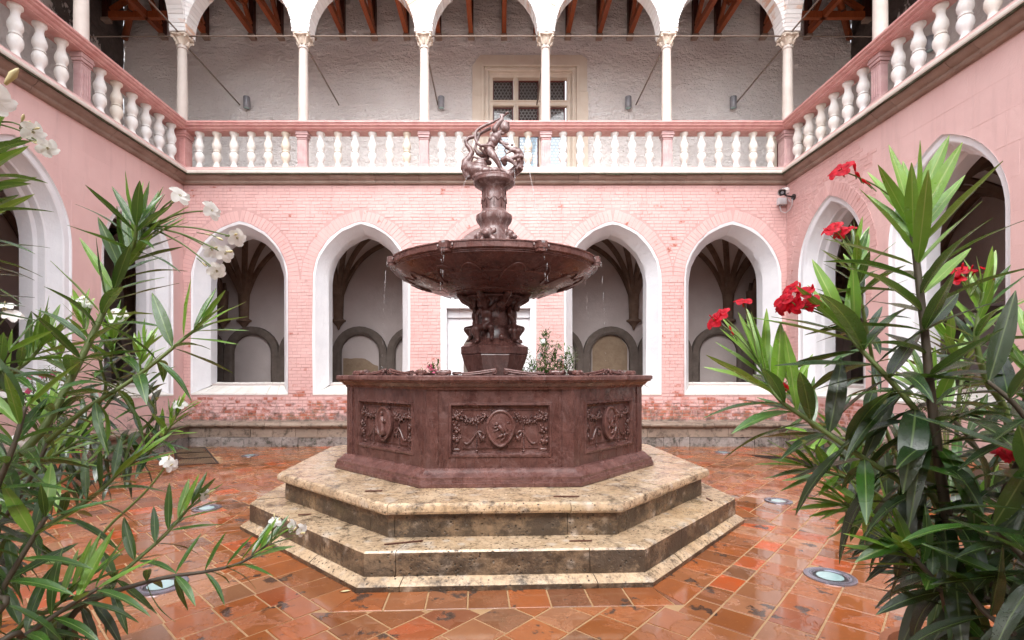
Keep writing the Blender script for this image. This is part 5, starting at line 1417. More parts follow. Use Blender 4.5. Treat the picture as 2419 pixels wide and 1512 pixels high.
it += [('e', q(870, 520, -.01), (.052, .05, .048)), ('e', q(905, 545, 0), (.03, .045, .05)), ('p', [q(860, 510, -.02), q(800, 500, -.03), q(740, 470, -.03), q(705, 440, -.03)], [.035, .028, .022, .014]), ('p', [q(870, 560, -.02), q(810, 590, -.04), q(750, 600, -.04), q(715, 580, -.04)], [.034, .026, .022, .016]),
       ('p', [q(820, 480, -.03), q(780, 520, -.03), q(740, 540, -.03), q(720, 500, -.03)], [.018, .014, .012, .012]), ('e', q(800, 440, -.02), (.022, .02, .014)), ('e', q(845, 480, -.045), (.018, .014, .016)), ('e', q(885, 490, .0), (.022, .02, .026))]
for (a_, b_) in ((730, 560), (760, 565), (790, 560), (820, 545)): it.append(('c', q(a_, b_, -.05), .009, q(a_-4, b_+18, -.055), .004))
for i in range(26):
    rg_s = random.Random(i); it.append(('e', q(rg_s.uniform(820, 915), rg_s.uniform(560, 720), rg_s.uniform(-.06, 0)), (rg_s.uniform(.012, .024),)*3))
it += [('p', [q(720, 650, -.05), q(700, 620, -.07), q(740, 610, -.09), q(790, 640, -.10), q(825, 670, -.10)], [.035, .035, .034, .03, .026])]
for j in range(4): it.append(('c', q(815+10*j, 655+8*j, -.11), .012, q(818+9*j, 690+5*j, -.115), .007))
it += [('e', q(600, 750, -.10), (.05, .035, .03)), ('c', q(620, 760, -.09), .03, q(660, 770, -.10), .025)]
beast = sculpt('serpent', it, M['marble_t'], ft, .0075, 2, loc=(CX, CY, 4.08))
it = []
# child
it += [('e', q(600, 400, -.02), (.058, .045, .062)), ('e', q(628, 355, -.02), (.062, .048, .055)), ('e', q(565, 460, -.02), (.055, .05, .055)), ('e', q(548, 505, -.02), (.06, .056, .052)), ('c', q(650, 320, -.02), .028, q(690, 290, -.02), .026)]
it += [('e', q(720, 255, -.02), (.060, .055, .060)), ('e', q(722, 225, -.02), (.053, .05, .038)), ('e', q(758, 282, -.02), (.014, .012, .010)), ('e', q(745, 262, -.02), (.02, .034, .018)), ('e', q(735, 300, -.02), (.022, .022, .014)), ('e', q(700, 320, -.02), (.028, .022, .014)), ('e', q(700, 255, -.068), (.010, .008, .016)), ('e', q(745, 205, -.02), (.034, .036, .012))]
# near arm raised, holding the club end over the head; far arm down to the jaws
it += [('c', q(612, 290, -.06), .032, q(650, 235, -.075), .026), ('c', q(650, 235, -.075), .026, q(690, 190, -.06), .020), ('c', q(690, 190, -.06), .020, q(690, 145, -.05), .018), ('e', q(692, 138, -.045), (.022, .02, .018))]
for j in range(4): it.append(('c', q(672+13*j, 128, -.055), .0075, q(668+14*j, 145, -.068), .006))
it += [('c', q(655, 345, .02), .028, q(680, 400, .0), .023), ('c', q(680, 400, .0), .022, q(725, 430, -.02), .017), ('e', q(738, 432, -.025), (.018, .015, .013))]
for j in range(4): it.append(('c', q(742, 422+7*j, -.03), .0065, q(765, 425+7*j, -.035), .005))
it += [('c', q(560, 520, -.05), .050, q(610, 590, -.085), .036), ('c', q(610, 590, -.085), .035, q(655, 660, -.08), .028), ('c', q(655, 660, -.08), .028, q(680, 720, -.08), .022), ('c', q(690, 738, -.09), .024, q(750, 760, -.10), .018)]
for j in range(5): it.append(('c', q(745, 745+9*j, -.10-.005*j), .011, q(778-4*j, 752+9*j, -.105-.005*j), .009))
it += [('c', q(530, 520, .03), .048, q(500, 590, .05), .034), ('c', q(500, 590, .05), .034, q(560, 610, .05), .026)]
def fat(items, k):
    out = []
    for t in items:
        if t[0] == 'c': out.append(('c', t[1], t[2]*k, t[3], t[4]*k))
        elif t[0] == 'p': out.append(('p', t[1], [r_*k for r_ in t[2]]))
        else: out.append(('e', t[1], tuple(v*k for v in t[2])))
    return out
it = fat(it, 1.16)
kid = sculpt('child_figure', it, M['marble_t'], ft, .0065, 2, loc=(CX, CY, 4.08))
it = []
P = [q(740, 125, -.06), q(690, 158, -.05), q(640, 175, -.03), q(580, 200, -.02), q(520, 225, -.02), q(460, 260, -.03), q(420, 300, -.05), q(405, 350, -.07), q(410, 410, -.08), q(430, 455, -.09), q(470, 478, -.095), q(520, 470, -.09), q(570, 468, -.085), q(612, 485, -.07)]
it += [('p', P, [.010, .010, .012, .017, .020, .020, .018, .018, .018, .018, .018, .017, .014, .011])]
it += [('p', [q(560, 245, .03), q(500, 270, .04), q(450, 300, .04), q(420, 380, .03), q(400, 470, .01), q(430, 520, 0), q(480, 545, 0)], [.022, .022, .02, .02, .022, .03, .035])]
it += [('p', [q(500, 480, -.085), q(540, 495, -.08), q(590, 500, -.06), q(618, 495, -.02)], [.018, .014, .013, .010]), ('p', [q(460, 500, -.08), q(490, 530, -.07), q(530, 560, -.03)], [.018, .018, .016]), ('p', [q(735, 120, -.062), q(752, 112, -.066)], [.014, .015])]
sculpt('draped_cloth', it, M['marble_t'], kid, .0065, 2)
# ---- water
def stream(pts, r=.004, drops=0, rg=random.Random(1)):
    mb = MB(); mb.tube(pts, [r*rg.uniform(.6, 1.2) for _ in pts], 6)
    return mb
rg = random.Random(2)
for i in range(8):
    an = radians(-90+22.5+45*i); c_, s_ = cos(an), sin(an); mb = MB()
    for j in range(2):
        y = rg.uniform(-.03, .03); z = 2.93-rg.uniform(0, .05)
        while z > 1.5:
            L = rg.uniform(.02, .10)*(1 if z > 2.5 else .4); r_ = BR+.06+.06*sqrt(max(0, 2.93-z))*rg.uniform(.98, 1.02)
            x0, x1 = r_, r_+.01*L
            mb.tube([(CX+c_*x0-s_*y, CY+s_*x0+c_*y, z), (CX+c_*x1-s_*y, CY+s_*x1+c_*y, z-L)], [.0018, .0009], 5)
            z -= L+rg.uniform(.02, .14)*(1 if z > 2.6 else 2.5)
    part('falling_water', mb, M['water'], ft, True, kind='stuff')
for (ax_, az, vx, vy) in ((345, 790, -.42, -.1), (885, 560, .48, -.25), (825, 700, .02, -.12)):
    p0 = Vector(q(ax_, az, -.08)); P = []
    for i in range(16):
        t = .05*i; P.append(p0+Vector((vx*t, vy*t, -.5*9.81*t*t*.9)))
    P = [p for p in P if p.z > 2.95]; mb = MB()
    if ax_ == 825: P = [p0, p0+Vector((.004, -.01, -.12)), p0+Vector((.006, -.012, -.26))]
    mb.tube(P, [.003*(1-.5*i/len(P)) for i in range(len(P))], 6); part('water_jet', mb, M['water'], ft, True)
# ================================================================== OLEANDERS
def leaf_geo(droop, width, fold, twist=0.0, n=9):
    """unit-length lanceolate leaf along +y, face up +z, midrib at u=.5"""
    rows = []; uvs = []
    for i in range(n+1):
        t = i/n
        w_ = width*(sin(pi*min(1, t**.82))**.80)*(1 if t < .97 else .5)+.004
        if t < .06: w_ = .012
        ang = droop*t; 
        y = sin(ang)/droop if abs(droop) > 1e-3 else t
        z = -(1-cos(ang))/droop if abs(droop) > 1e-3 else 0
        row = []
        for a_ in (-1, -.5, 0, .5, 1):
            x = a_*w_; up = fold*abs(x)-.10*width*(1-abs(a_))*0; tw = twist*t
            zz = up+.004*sin(t*14)*abs(a_)
            xr, zr_ = x*cos(tw)-zz*sin(tw), x*sin(tw)+zz*cos(tw)
            row.append((xr, y-zr_*sin(ang)*-1*0, z+zr_))
        rows.append(row); uvs.append([(.5+a_*.5*(w_/width if width else 1), t) for a_ in (-1, -.5, 0, .5, 1)])
    return rows, uvs
def leaf_mesh(name, mat, *args):
    rows, uvs = leaf_geo(*args); mb = MB(); mb.grid(rows); me = mb.mesh(name, True)
    fl = [u for r in uvs for u in r]; ul = me.uv_layers.new(name='uv')
    for lp in me.loops: ul.data[lp.index].uv = fl[lp.vertex_index]
    me.materials.append(M[mat]); return me
LEAF = {}
for mt in ('leafD', 'leafM', 'leafY'):
    LEAF[mt] = [[leaf_mesh('leaf', mt, dr, wd, .25, tw) for wd, tw in ((.088, 0), (.105, .25), (.078, -.3))] for dr in (.08, .55, 1.05, 1.6)]
LEAFS = [[leaf_mesh('leaf', mt, dr, .07, .2, 0, 4) for mt in ('leafD', 'leafM')] for dr in (.2, .8)]
def flower_mesh(pm, size=1.0, seed=0, bud=False, col='petalW'):
    rg = random.Random(seed); mb = MB(); mats = []
    # tube along +z, petals spread at the top
    mb.tint = 0; mb.tube([(0, 0, -.42), (0, 0, -.2), (0, 0, 0)], [.035, .06, .11], 8); nt_ = len(mb.f)
    for k in range(5):
        a0 = 2*pi*k/5+rg.uniform(-.12, .12); cu = rg.uniform(.05, .35); rows = []
        for i in range(6):
            t = i/5; r_ = .08+.52*t; w_ = (.06+.24*sin(pi*min(1, .15+t*.72)))*(1 if t < 1 else .78); row = []
            for s in (-1, -.5, 0, .5, 1):
                a_ = a0+.35*t; x = r_; yy = s*w_+.10*t
                row.append((x*cos(a_)-yy*sin(a_), x*sin(a_)+yy*cos(a_), .02+.14*t*(1-t)-cu*t*t*.5+.04*sin(6*s+k+4*t)*t+.04*s*s))
            rows.append(row)
        mb.grid(rows)
    for k in range(5):
        a_ = 2*pi*k/5; mb.tube([(.05*cos(a_), .05*sin(a_), 0), (.09*cos(a_), .09*sin(a_), .09)], [.02, .008], 4)
    mb.v = [(x*size, y*size, z*size) for x, y, z in mb.v]
    me = mb.mesh('flower', True); me.materials.append(M[col]); me.materials.append(M['throat'])
    for i, f in enumerate(me.polygons): f.material_index = 1 if i < nt_ and col != 'petalR' else 0
    return me
FLW = {c: [flower_mesh(None, .052, i, False, c) for i in range(3)] for c in ('petalW', 'petalR', 'petalP')}
bm_ = MB(); bm_.tube([(0, 0, 0), (0, 0, .25), (0, 0, .6), (0, 0, .9), (0, 0, 1)], [.07, .11, .17, .08, .01], 7); 
BUD = {}
for c, mt in (('petalW', 'leafY'), ('petalR', 'petalR'), ('petalP', 'petalP')):
    b_ = bm_.mesh('bud', True); b_.materials.append(M['throat'] if c == 'petalW' else M[mt]); BUD[c] = b_
def crom(P, n=6):
    P = [Vector(p) for p in P]; out = []
    for i in range(len(P)-1):
        p0 = P[max(i-1, 0)]; p1 = P[i]; p2 = P[i+1]; p3 = P[min(i+2, len(P)-1)]
        for k in range(n):
            t = k/n; out.append(.5*((2*p1)+(p2-p0)*t+(2*p0-5*p1+4*p2-p3)*t*t+(3*p1-p0-3*p2+p3)*t**3))
    out.append(P[-1]); return out
def frame(dirv, upv, origin, s):
    y = dirv.normalized(); x = y.cross(upv)
    if x.length < 1e-3: x = y.cross(Vector((1, 0, 0)))
    x.normalize(); z = x.cross(y)
    Mx = Matrix((x, y, z)).transposed().to_4x4(); Mx = Mx @ Matrix.Scale(s, 4); Mx.translation = origin; return Mx
class Plant:
    def __init__(s, loc, label, group, pot=.22, poth=.42, seed=1, cat='oleander', wd=1.0):
        s.root = empty('oleander', loc, label, cat, group); s.o = Vector(loc); s.rg = random.Random(seed); s.n = 0; s.wd = wd; s.fresh = .45 if wd < .9 else .08
        if pot:
            mb = MB(); mb.lathe([(pot*.72, 0), (pot*.98, poth*.82), (pot*1.06, poth*.83), (pot*1.08, poth), (pot*.96, poth), (pot*.94, poth*.9), (0.0, poth*.9)], 28, tuple(loc), cap=False)
            part('pot', mb, M['pot'], s.root, True, radians(30))
            mb = MB(); mb.lathe([(0, poth*.92), (pot*.95, poth*.92)], 20, tuple(loc), cap=False); part('soil', mb, M['soil'], s.root)
    def stem(s, pts, r0, r1, mat='stem'):
        P = crom(pts); n = len(P); mb = MB(); mb.tube(P, [r0+(r1-r0)*i/(n-1) for i in range(n)], 8)
        part('stem', mb, M[mat], s.root, True); return P
    def leaf(s, p, dirv, L, age, sty=None):
        if s.n >= 298: return
        rg = s.rg; s.n += 1
        mt = 'leafY' if age < .15 else ('leafM' if age < (.5 if s.wd < .9 else .24) else 'leafD')
        if rg.random() < s.fresh: mt = 'leafM'
        di = 0 if age < .15 else (1 if age < .45 else (2 if age < .8 else 3))
        if rg.random() < .3: di = max(0, di-1)
        if age > .6 and rg.random() < .02: mt = 'leafY'
        me = LEAF[mt][di][rg.randrange(3)]
        upv = Vector((rg.uniform(-.25, .25), rg.uniform(-.3, .2), 1))
        if abs(dirv.normalized().z) > .85: upv = Vector((-dirv.x, -dirv.y, .2))+Vector((0, -.6, 0))
        instm('leaf', me, s.root, frame(dirv, upv, p-s.o, L) @ Matrix.Diagonal((s.wd*rg.uniform(.85, 1.12), 1, 1, 1)))
    def whorls(s, P, start, sp, L, age0=0.0, age1=1.0, per=3, flop=.55, Lt=.75, tip=True):
        """leaves in whorls of three from the tip back to `start` (fraction of the length)"""
        rg = s.rg; seg = [0]
        for a_, b_ in zip(P, P[1:]): seg.append(seg[-1]+(b_-a_).length)
        T = seg[-1]; d = T-.002; i = 0; az = rg.uniform(0, 6)
        while d > T*start:
            f = (T-d)/max(1e-6, T-T*start); age = age0+(age1-age0)*f
            k = max(j for j in range(len(seg)) if seg[j] <= d+1e-9); k = min(k, len(P)-2)
            t = (d-seg[k])/max(1e-6, seg[k+1]-seg[k]); p = P[k].lerp(P[k+1], t); tg = (P[k+1]-P[k]).normalized()
            a_ = Vector((0, 0, 1)) if abs(tg.z) < .9 else Vector((1, 0, 0)); x = tg.cross(a_).normalized(); y = tg.cross(x)
            for q in range(per):
                if age > .7 and rg.random() < .18: continue
                an = az+2*pi*q/per+rg.uniform(-.25, .25); rad = x*cos(an)+y*sin(an)
                th = radians(16+58*min(1, age*2.6)**.6+rg.uniform(-9, 9))
                dv = tg*cos(th)+rad*sin(th)+Vector((0, 0, -flop*max(0, age-.25)))
                l = L*(Lt+(1-Lt)*min(1, age*4))*rg.uniform(.86, 1.1)
                s.leaf(p+rad*.003, dv, l, age+rg.uniform(-.06, .06))
            az += pi/per+rg.uniform(-.2, .2); i += 1
            d -= sp*(.35+.65*min(1, age*4))*rg.uniform(.85, 1.15)
    def flower(s, p, dirv, size=1.0, col='petalW'):
        rg = s.rg; z = Vector(dirv).normalized(); q = z.to_track_quat('Z', 'Y').to_matrix().to_4x4() @ Matrix.Rotation(rg.uniform(0, 6), 4, 'Z') @ Matrix.Scale(size, 4)
        q.translation = Vector(p)-s.o; instm('flower', rg.choice(FLW[col]), s.root, q)
    def bud(s, p, dirv, size, col='petalW'):
        q = Vector(dirv).normalized().to_track_quat('Z', 'Y').to_matrix().to_4x4() @ Matrix.Scale(size, 4); q.translation = Vector(p)-s.o; instm('bud', BUD[col], s.root, q)
    def spray(s, base, tips, col='petalW', size=1.0, r=.0022, buds=3):
        """thin flower stalks from base to each tip with a flower and some buds"""
        rg = s.rg
        for i, t in enumerate(tips):
            t = Vector(t); base = Vector(base); mid = base.lerp(t, .5)+Vector((0, 0, .012)); P = s.stem([base, mid, t], r, r*.7, 'stem')
            dv = (t-mid).normalized()+Vector((0, -.55, .15)); s.flower(t, dv+Vector((rg.uniform(-.3, .3), 0, rg.uniform(-.3, .3))), size*rg.uniform(.88, 1.12), col)
        for j in range(buds):
            t = Vector(rg.choice(tips)); p = Vector(base).lerp(t, rg.uniform(.45, .95)); dv = (t-Vector(base)).normalized()+Vector((rg.uniform(-.6, .6), rg.uniform(-.6, .6), rg.uniform(-.2, .8)))
            e = p+dv.normalized()*.018; mb = MB(); mb.tube([p, e], .0013, 5); part('stalk', mb, M['stem'], s.root); s.bud(e, dv, rg.uniform(.013, .024), col)
def V(*a): return [W(*q) for q in a]
# ---- large white oleander, left
PL = Plant((-1.42, 1.22, 0), 'tall white-flowering oleander in the left foreground, longest stem leaning right', 'oleanders in the foreground', .24, .46, 3, wd=.88)
hub = Vector((-1.42, 1.22, .44))
A = PL.stem([hub, Vector((-1.36, 1.16, .95))]+V((0, 1125, 1.12), (60, 1062, 1.14), (120, 985, 1.18), (200, 830, 1.24), (262, 700, 1.29), (310, 605, 1.32), (345, 545, 1.34)), .012, .005)
PL.whorls(A, .40, .047, .175, 0, .75, flop=.3)
tipA = W(345, 545, 1.34)
A2 = PL.stem(V((300, 625, 1.31), (318, 570, 1.29), (322, 520, 1.28)), .006, .004); PL.whorls(A2, .2, .035, .15, 0, .35)
PL.spray(W(350, 535, 1.34), [W(425, 462, 1.32), W(500, 497, 1.34), W(560, 562, 1.33), W(532, 600, 1.30), W(512, 640, 1.30), W(500, 590, 1.36)], 'petalW', .80, .0026, 12)
B = PL.stem(V((111, 1045, 1.13), (200, 968, 1.15), (300, 905, 1.19), (380, 845, 1.22), (440, 795, 1.25), (478, 768, 1.26)), .006, .0035); PL.whorls(B, .30, .052, .15, 0, .9, flop=1.1)
C = PL.stem([hub+Vector((.03, 0, 0)), Vector((-1.30, 1.2, .85))]+V((0, 1300, 1.18), (81, 1260, 1.20), (160, 1212, 1.24), (230, 1165, 1.28), (290, 1108, 1.32), (330, 1075, 1.35)), .009, .0035); PL.whorls(C, .42, .056, .145, 0, 1, flop=1.5)
D = PL.stem([hub+Vector((.05, -.03, 0)), Vector((-1.16, 1.14, .7))]+V((160, 1470, 1.12), (235, 1412, 1.16), (310, 1385, 1.20), (400, 1362, 1.24), (487, 1350, 1.28), (571, 1328, 1.31), (632, 1286, 1.34)), .008, .003, 'stemD'); PL.whorls(D, .42, .062, .125, 0, 1, flop=2.2)
PL.spray(W(640, 1280, 1.34), [W(650, 1232, 1.34), W(690, 1242, 1.35), W(712, 1252, 1.34)], 'petalW', .58, .002, 4)
E = PL.stem([hub+Vector((0, -.05, 0)), Vector((-1.22, 1.05, .72))]+V((40, 1490, 1.04), (114, 1445, 1.06), (165, 1402, 1.08), (195, 1372, 1.1)), .006, .003); PL.whorls(E, .55, .055, .135, 0, 1, flop=1.8)
Fb = PL.stem([hub+Vector((.04, .03, 0)), Vector((-1.2, 1.2, .75))]+V((110, 1500, 1.16), (200, 1430, 1.20), (319, 1326, 1.28), (387, 1266, 1.33), (424, 1225, 1.36), (455, 1190, 1.38)), .008, .003); PL.whorls(Fb, .45, .056, .135, 0, 1, flop=1.8)
PL.spray(W(455, 1190, 1.38), [W(484, 1166, 1.39)], 'petalW', .6, .002, 2)
PL2 = Plant((-1.75, 1.55, 0), 'white oleander at the far left edge, leaves and small blossoms reaching in from outside', 'oleanders in the foreground', .24, .46, 8)
h2 = Vector((-1.75, 1.55, .44))
a = PL2.stem([h2, Vector((-1.70, 1.5, 1.3))]+V((-110, 700, 1.35), (-70, 560, 1.30), (-50, 430, 1.25), (-45, 350, 1.22)), .012, .005); PL2.whorls(a, .45, .05, .165, 0, .8, flop=.3)
PL2.spray(W(-20, 290, 1.22), [W(78, 312, 1.24), W(112, 350, 1.25)], 'petalW', .85, .0022, 6)
PL2.spray(W(-30, 240, 1.05), [W(-10, 235, 1.05)], 'petalW', 1.0, .002, 0); PL2.bud(W(12, 200, 1.05), (.5, 0, .6), .045)
a = PL2.stem([h2, Vector((-1.7, 1.55, .9))]+V((-80, 960, 1.42), (0, 900, 1.42), (70, 850, 1.44), (110, 800, 1.45)), .009, .004); PL2.whorls(a, .5, .045, .16, 0, .9, flop=.4)
a = PL2.stem([h2, Vector((-1.6, 1.6, .8))]+V((-60, 1200, 1.5), (30, 1140, 1.5), (120, 1080, 1.52), (190, 1040, 1.55)), .009, .004); PL2.whorls(a, .45, .045, .14, 0, 1, flop=.7)
a = PL2.stem([h2, Vector((-1.7, 1.4, .8))]+V((-80, 1350, 1.3), (0, 1240, 1.3), (60, 1150, 1.32), (114, 1040, 1.34), (120, 960, 1.35)), .009, .004, 'stemD'); PL2.whorls(a, .45, .055, .13, 0, .9, flop=.7)
PL2.spray(W(-10, 780, 1.9), [W(12, 722, 1.9), W(30, 745, 1.9)], 'petalW', 1.0, .002, 2)
PL3 = Plant((-2.75, 2.3, 0), 'smaller white oleander standing behind the large left foreground one', 'oleanders in the foreground', .26, .46, 12)
h3 = Vector((-2.75, 2.3, .44))
for pts, fl in (([(215, 980, 2.3), (240, 870, 2.25), (200, 780, 2.2), (195, 735, 2.2)], [(185, 706, 2.2), (205, 715, 2.2)]), ([(250, 960, 2.3), (262, 850, 2.25), (270, 770, 2.2)], [(285, 738, 2.2), (276, 752, 2.2), (262, 740, 2.22)]),
                ([(180, 1010, 2.4), (160, 900, 2.35), (120, 800, 2.3)], []), ([(330, 1020, 2.3), (345, 930, 2.25), (330, 860, 2.2), (345, 815, 2.2)], []), ([(300, 1100, 2.4), (360, 1060, 2.35), (400, 1010, 2.3), (420, 975, 2.3)], [(425, 955, 2.3), (412, 965, 2.3)]),
                ([(60, 1150, 2.2), (55, 1080, 2.2), (45, 1050, 2.2)], [(42, 1028, 2.2), (55, 1040, 2.2)]), ([(150, 1330, 2.2), (270, 1230, 2.2), (345, 1160, 2.2), (385, 1110, 2.2)], [(395, 1090, 2.2), (404, 1098, 2.2)])):
    a = PL3.stem([h3, h3+Vector((.25, 0, .35))]+V(*pts), .009, .004); PL3.whorls(a, .45, .055, .15, 0, .9, flop=.4)
    if fl: PL3.spray(a[-1], V(*fl), 'petalW', 1.0, .0025, 3)
# ---- large red oleander, right
PR = Plant((1.16, 1.12, 0), 'tall crimson-flowering oleander in the right foreground with broad wet leaves and upright tip', 'oleanders in the foreground', .24, .46, 5, wd=.93)
hr = Vector((1.16, 1.12, .44))
K = PR.stem([hr, Vector((1.10, 1.10, .8))]+V((2262, 1350, 1.08), (2225, 1150, 1.08), (2200, 950, 1.09), (2185, 800, 1.10), (2168, 650, 1.12), (2157, 560, 1.13), (2152, 505, 1.14)), .013, .005, 'stemD')
PR.whorls(K, .40, .052, .225, 0, .9, flop=.5)
PR.spray(W(2150, 500, 1.14), [W(1985, 402, 1.16)], 'petalR', .9, .002, 5)
L_ = PR.stem([hr+Vector((-.03, .02, 0)), Vector((1.05, 1.12, .8))]+V((2230, 1230, 1.12), (2130, 1140, 1.14), (2023, 1072, 1.17), (1915, 997, 1.21), (1845, 948, 1.24), (1815, 905, 1.26), (1795, 860, 1.28)), .009, .004); PR.whorls(L_, .42, .046, .22, 0, 1, flop=1.5)
PR.spray(W(1790, 850, 1.28), [W(1688, 758, 1.30), W(1702, 742, 1.30), W(1755, 712, 1.30)], 'petalR', .75, .002, 9)
M2 = PR.stem(V((2222, 1110, 1.09), (2190, 1010, 1.10), (2130, 930, 1.12), (2075, 870, 1.14), (2020, 810, 1.17), (1990, 770, 1.19)), .008, .004); PR.whorls(M2, .05, .044, .235, 0, 1, flop=1.3)
PR.spray(W(1985, 765, 1.19), [W(1850, 710, 1.20), W(1868, 682, 1.20), W(1878, 722, 1.19), W(1900, 690, 1.18), W(1915, 715, 1.19), W(1848, 725, 1.21)], 'petalR', .70, .0024, 8)
PR2 = Plant((1.62, 1.5, 0), 'crimson oleander at the right edge before the dark pointed window', 'oleanders in the foreground', .24, .46, 9, wd=.95)
h4 = Vector((1.62, 1.5, .44))
a = PR2.stem([h4, Vector((1.58, 1.5, 1.0))]+V((2380, 1000, 1.45), (2330, 900, 1.45), (2305, 800, 1.45), (2318, 720, 1.46), (2322, 690, 1.46)), .012, .005); PR2.whorls(a, .45, .048, .165, 0, .9, flop=.4)
PR2.spray(W(2290, 700, 1.46), [W(2260, 660, 1.46), W(2285, 640, 1.47), W(2330, 640, 1.47), W(2262, 640, 1.46), W(2340, 655, 1.46)], 'petalR', .75, .002, 6)
a = PR2.stem([h4, Vector((1.5, 1.45, .9))]+V((2390, 1300, 1.35), (2360, 1180, 1.35), (2300, 1050, 1.36), (2220, 960, 1.38), (2180, 900, 1.4)), .010, .004, 'stemD'); PR2.whorls(a, .45, .05, .15, 0, 1, flop=.6)
a = PR2.stem([h4, Vector((1.6, 1.4, .8))]+V((2470, 1250, 1.3), (2440, 1100, 1.28), (2420, 950, 1.27), (2440, 820, 1.27)), .010, .004, 'stemD'); PR2.whorls(a, .5, .05, .165, 0, 1, flop=.6)
a = PR2.stem([h4, Vector((1.58, 1.4, .7))]+V((2420, 1480, 1.2), (2380, 1420, 1.18), (2330, 1300, 1.17), (2290, 1220, 1.17)), .010, .004, 'stemD'); PR2.whorls(a, .5, .05, .15, .1, 1, flop=.9)
PR3 = Plant((1.85, 2.0, 0), 'narrow crimson oleander growing just behind the large right foreground one', 'oleanders in the foreground', .24, .46, 15)
h5 = Vector((1.85, 2.0, .44))
for pts, fl in (([(2085, 1000, 1.9), (2060, 850, 1.85), (2035, 720, 1.8), (2022, 640, 1.8), (2015, 590, 1.8)], [(1960, 545, 1.8), (1985, 550, 1.8), (2005, 540, 1.8), (1972, 535, 1.8)]), ([(1990, 1080, 1.9), (1930, 1020, 1.88), (1885, 960, 1.85), (1870, 900, 1.85)], [(1848, 915, 1.85)]),
                ([(2130, 1150, 1.8), (2080, 1080, 1.78), (2010, 1040, 1.76), (1940, 1030, 1.76)], []), ([(2260, 1000, 1.8), (2270, 880, 1.8), (2240, 800, 1.8)], []), ([(2200, 1300, 1.5), (2100, 1190, 1.45), (2000, 1130, 1.42), (1900, 1100, 1.42)], []), ([(2230, 1380, 1.4), (2150, 1280, 1.38), (2070, 1220, 1.37), (1990, 1190, 1.37)], [])):
    a = PR3.stem([h5, h5+Vector((-.03, 0, .3))]+V(*pts), .009, .004); PR3.whorls(a, .45, .055, .17, 0, 1, flop=1.2)
    if fl: PR3.spray(a[-1], V(*fl), 'petalR', .85, .0022, 4)
# ---- potted oleanders against the back wall
def small_plant(loc, label, spread, H, n, col, seed, nfl, bare=.35, leafL=.12, stuff=50):
    P = Plant(loc, label, 'potted oleanders by the back wall', .26, .5, seed); rg = P.rg; o = Vector(loc)
    cnt = 0; mbs = []
    for i in range(n):
        an = rg.uniform(0, 2*pi); r_ = spread*sqrt(rg.random()); h_ = H*rg.uniform(.72, 1)*(1-.25*(r_/spread)**2)
        e = o+Vector((r_*cos(an), r_*sin(an)*.6, h_)); b_ = o+Vector((.03*cos(an), .03*sin(an), .46)); m = b_.lerp(e, .5)+Vector((0, 0, .1))
        Q = crom([b_, m, e], 5); mb = MB(); mb.tube(Q, [.009-.006*j/(len(Q)-1) for j in range(len(Q))], 5); part('stem', mb, M['stem'], P.root, True)
        for f in [bare+(1-bare)*q/9 for q in range(10)]:
            k = min(int(f*(len(Q)-1)), len(Q)-2); p = Q[k].lerp(Q[k+1], f*(len(Q)-1)-k); tg = (Q[k+1]-Q[k]).normalized()
            for q in range(2):
                if cnt >= 290: break
                a2 = rg.uniform(0, 2*pi); dv = tg*rg.uniform(.5, 1)+Vector((cos(a2), sin(a2), rg.uniform(-.3, .2)))*(1-.4*f); cnt += 1
                instm('leaf', LEAFS[rg.randrange(2)][rg.randrange(2)], P.root, frame(dv, Vector((0, 0, 1)), p-o, leafL*rg.uniform(.7, 1.15)))
        mbs.append((Q, e))
        if i < nfl:
            for q in range(rg.choice([2, 3, 4])): P.flower(e+Vector((rg.uniform(-.05, .05), -.04, rg.uniform(-.03, .05))), (rg.uniform(-.4, .4), -1, .3), 1.15, col)
    fm = MB(); uvs = []
    for Q, e in mbs:
        for i in range(stuff):
            f = bare+(1-bare)*rg.random(); k = min(int(f*(len(Q)-1)), len(Q)-2); p = Q[k].lerp(Q[k+1], f*(len(Q)-1)-k)+Vector((rg.gauss(0, .05), rg.gauss(0, .05), rg.gauss(0, .05)))
            a2 = rg.uniform(0, 2*pi); dv = Vector((cos(a2), sin(a2), rg.uniform(-.3, 1.2)))
            rows, uv = leaf_geo(rg.choice([.2, .8]), .085, .2, 0, 3); Mx = frame(dv, Vector((0, 0, 1)), p, leafL*rg.uniform(.6, 1.1))
            fm.grid([[Mx @ Vector(q) for q in r[::2]] for r in rows]); uvs += [u for r in uv for u in r[::2]]
    if stuff:
        o_ = part('foliage', fm, M['leafM'], P.root, True, kind='stuff'); ul = o_.data.uv_layers.new(name='uv')
        for lp in o_.data.loops: ul.data[lp.index].uv = uvs[lp.vertex_index]
    return P
small_plant((-1.4, 10.0, 0), 'pink-flowering potted oleander before the doorway, seen left of the fountain pedestal', .50, 2.05, 15, 'petalP', 31, 8, .55, .15, 14)
small_plant((1.02, 10.0, 0), 'bushy white-flowering potted oleander seen over the basin rim, right of the pedestal', .62, 2.5, 22, 'petalW', 32, 5, .42, .17, 95)
small_plant((5.75, 6.4, 0), 'small-leaved oleander in a pot by the right wall, half hidden at the right edge', .42, 2.1, 13, 'petalW', 33, 2, .4, .11)
small_plant((-6.2, 7.0, 0), 'pink oleander in a pot by the left wall, half hidden at the left edge', .42, 1.9, 12, 'petalP', 34, 5, .4, .11)

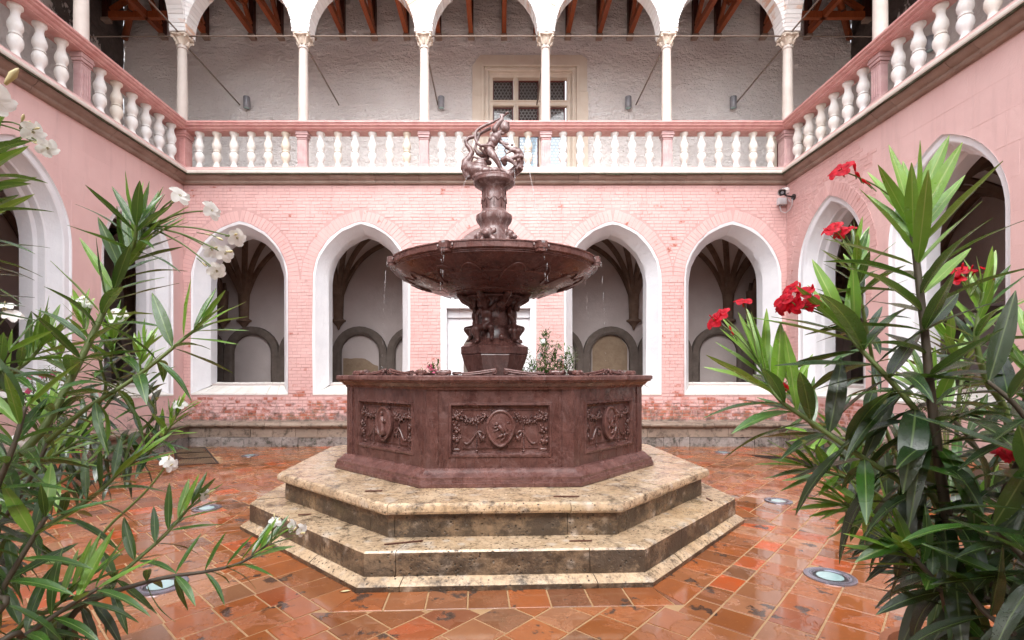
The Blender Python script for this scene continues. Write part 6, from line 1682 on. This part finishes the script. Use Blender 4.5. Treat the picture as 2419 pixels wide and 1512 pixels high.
PR4 = Plant((1.35, .62, 0), 'dark broad-leaved oleander filling the bottom right corner, closest to the viewer', 'oleanders in the foreground', .2, .4, 19, wd=1.08)
h6 = Vector((1.35, .62, .38))
for pts in ([(2520, 1500, .85), (2470, 1380, .86), (2400, 1300, .88), (2340, 1240, .9)], [(2500, 1420, .8), (2480, 1300, .8), (2450, 1180, .8), (2440, 1080, .82)], [(2480, 1580, .85), (2400, 1500, .87), (2330, 1450, .9), (2290, 1400, .92)],
            [(2500, 1200, .95), (2450, 1040, .95), (2400, 960, .96), (2330, 900, .98)]):
    a = PR4.stem([h6, h6+Vector((.02, 0, .25))]+V(*pts), .008, .004, 'stemD'); PR4.whorls(a, .42, .045, .17, .25, 1, flop=1.3)
N = PR4.stem([h6, Vector((1.15, .95, .75))]+V((2272, 1500, 1.05), (2225, 1400, 1.05), (2175, 1335, 1.06), (2123, 1291, 1.07)), .010, .004, 'stemD'); PR4.whorls(N, .62, .04, .15, 0, 1, flop=1.1)
O = PR4.stem([h6, Vector((1.22, .95, .8))]+V((2345, 1400, 1.06), (2350, 1250, 1.04), (2385, 1130, 1.02), (2440, 1040, 1.0)), .011, .005, 'stemD'); PR4.whorls(O, .45, .045, .18, .3, 1, flop=1.1)
PR4.spray(W(2340, 1130, 1.0), [W(2368, 1066, .98)], 'petalR', .9, .002, 1)

PL4 = Plant((-1.5, .75, 0), 'dense dark white-flowered oleander at the bottom left corner, closest to the viewer', 'oleanders in the foreground', .2, .4, 23, wd=.85)
h7 = Vector((-1.5, .75, .38))
for pts in ([(-60, 1500, .95), (0, 1400, .98), (60, 1300, 1.0), (110, 1220, 1.02)], [(-80, 1300, .95), (-20, 1180, .97), (30, 1060, .98), (60, 960, 1.0)], [(-60, 1560, .95), (60, 1500, 1.0), (150, 1440, 1.03), (230, 1390, 1.05)],
            [(-100, 1150, 1.0), (-60, 1000, 1.0), (-20, 900, 1.02), (20, 830, 1.02)], [(-130, 700, 1.05), (-90, 560, 1.05), (-70, 450, 1.05), (-60, 380, 1.05)]):
    a = PL4.stem([h7, h7+Vector((.02, .05, .25))]+V(*pts), .008, .004, 'stemD'); PL4.whorls(a, .45, .055, .15, .1, 1, flop=1.2)
for P in (PL, PL2, PL3, PL4, PR, PR2, PR3, PR4): print('leaves', P.n)
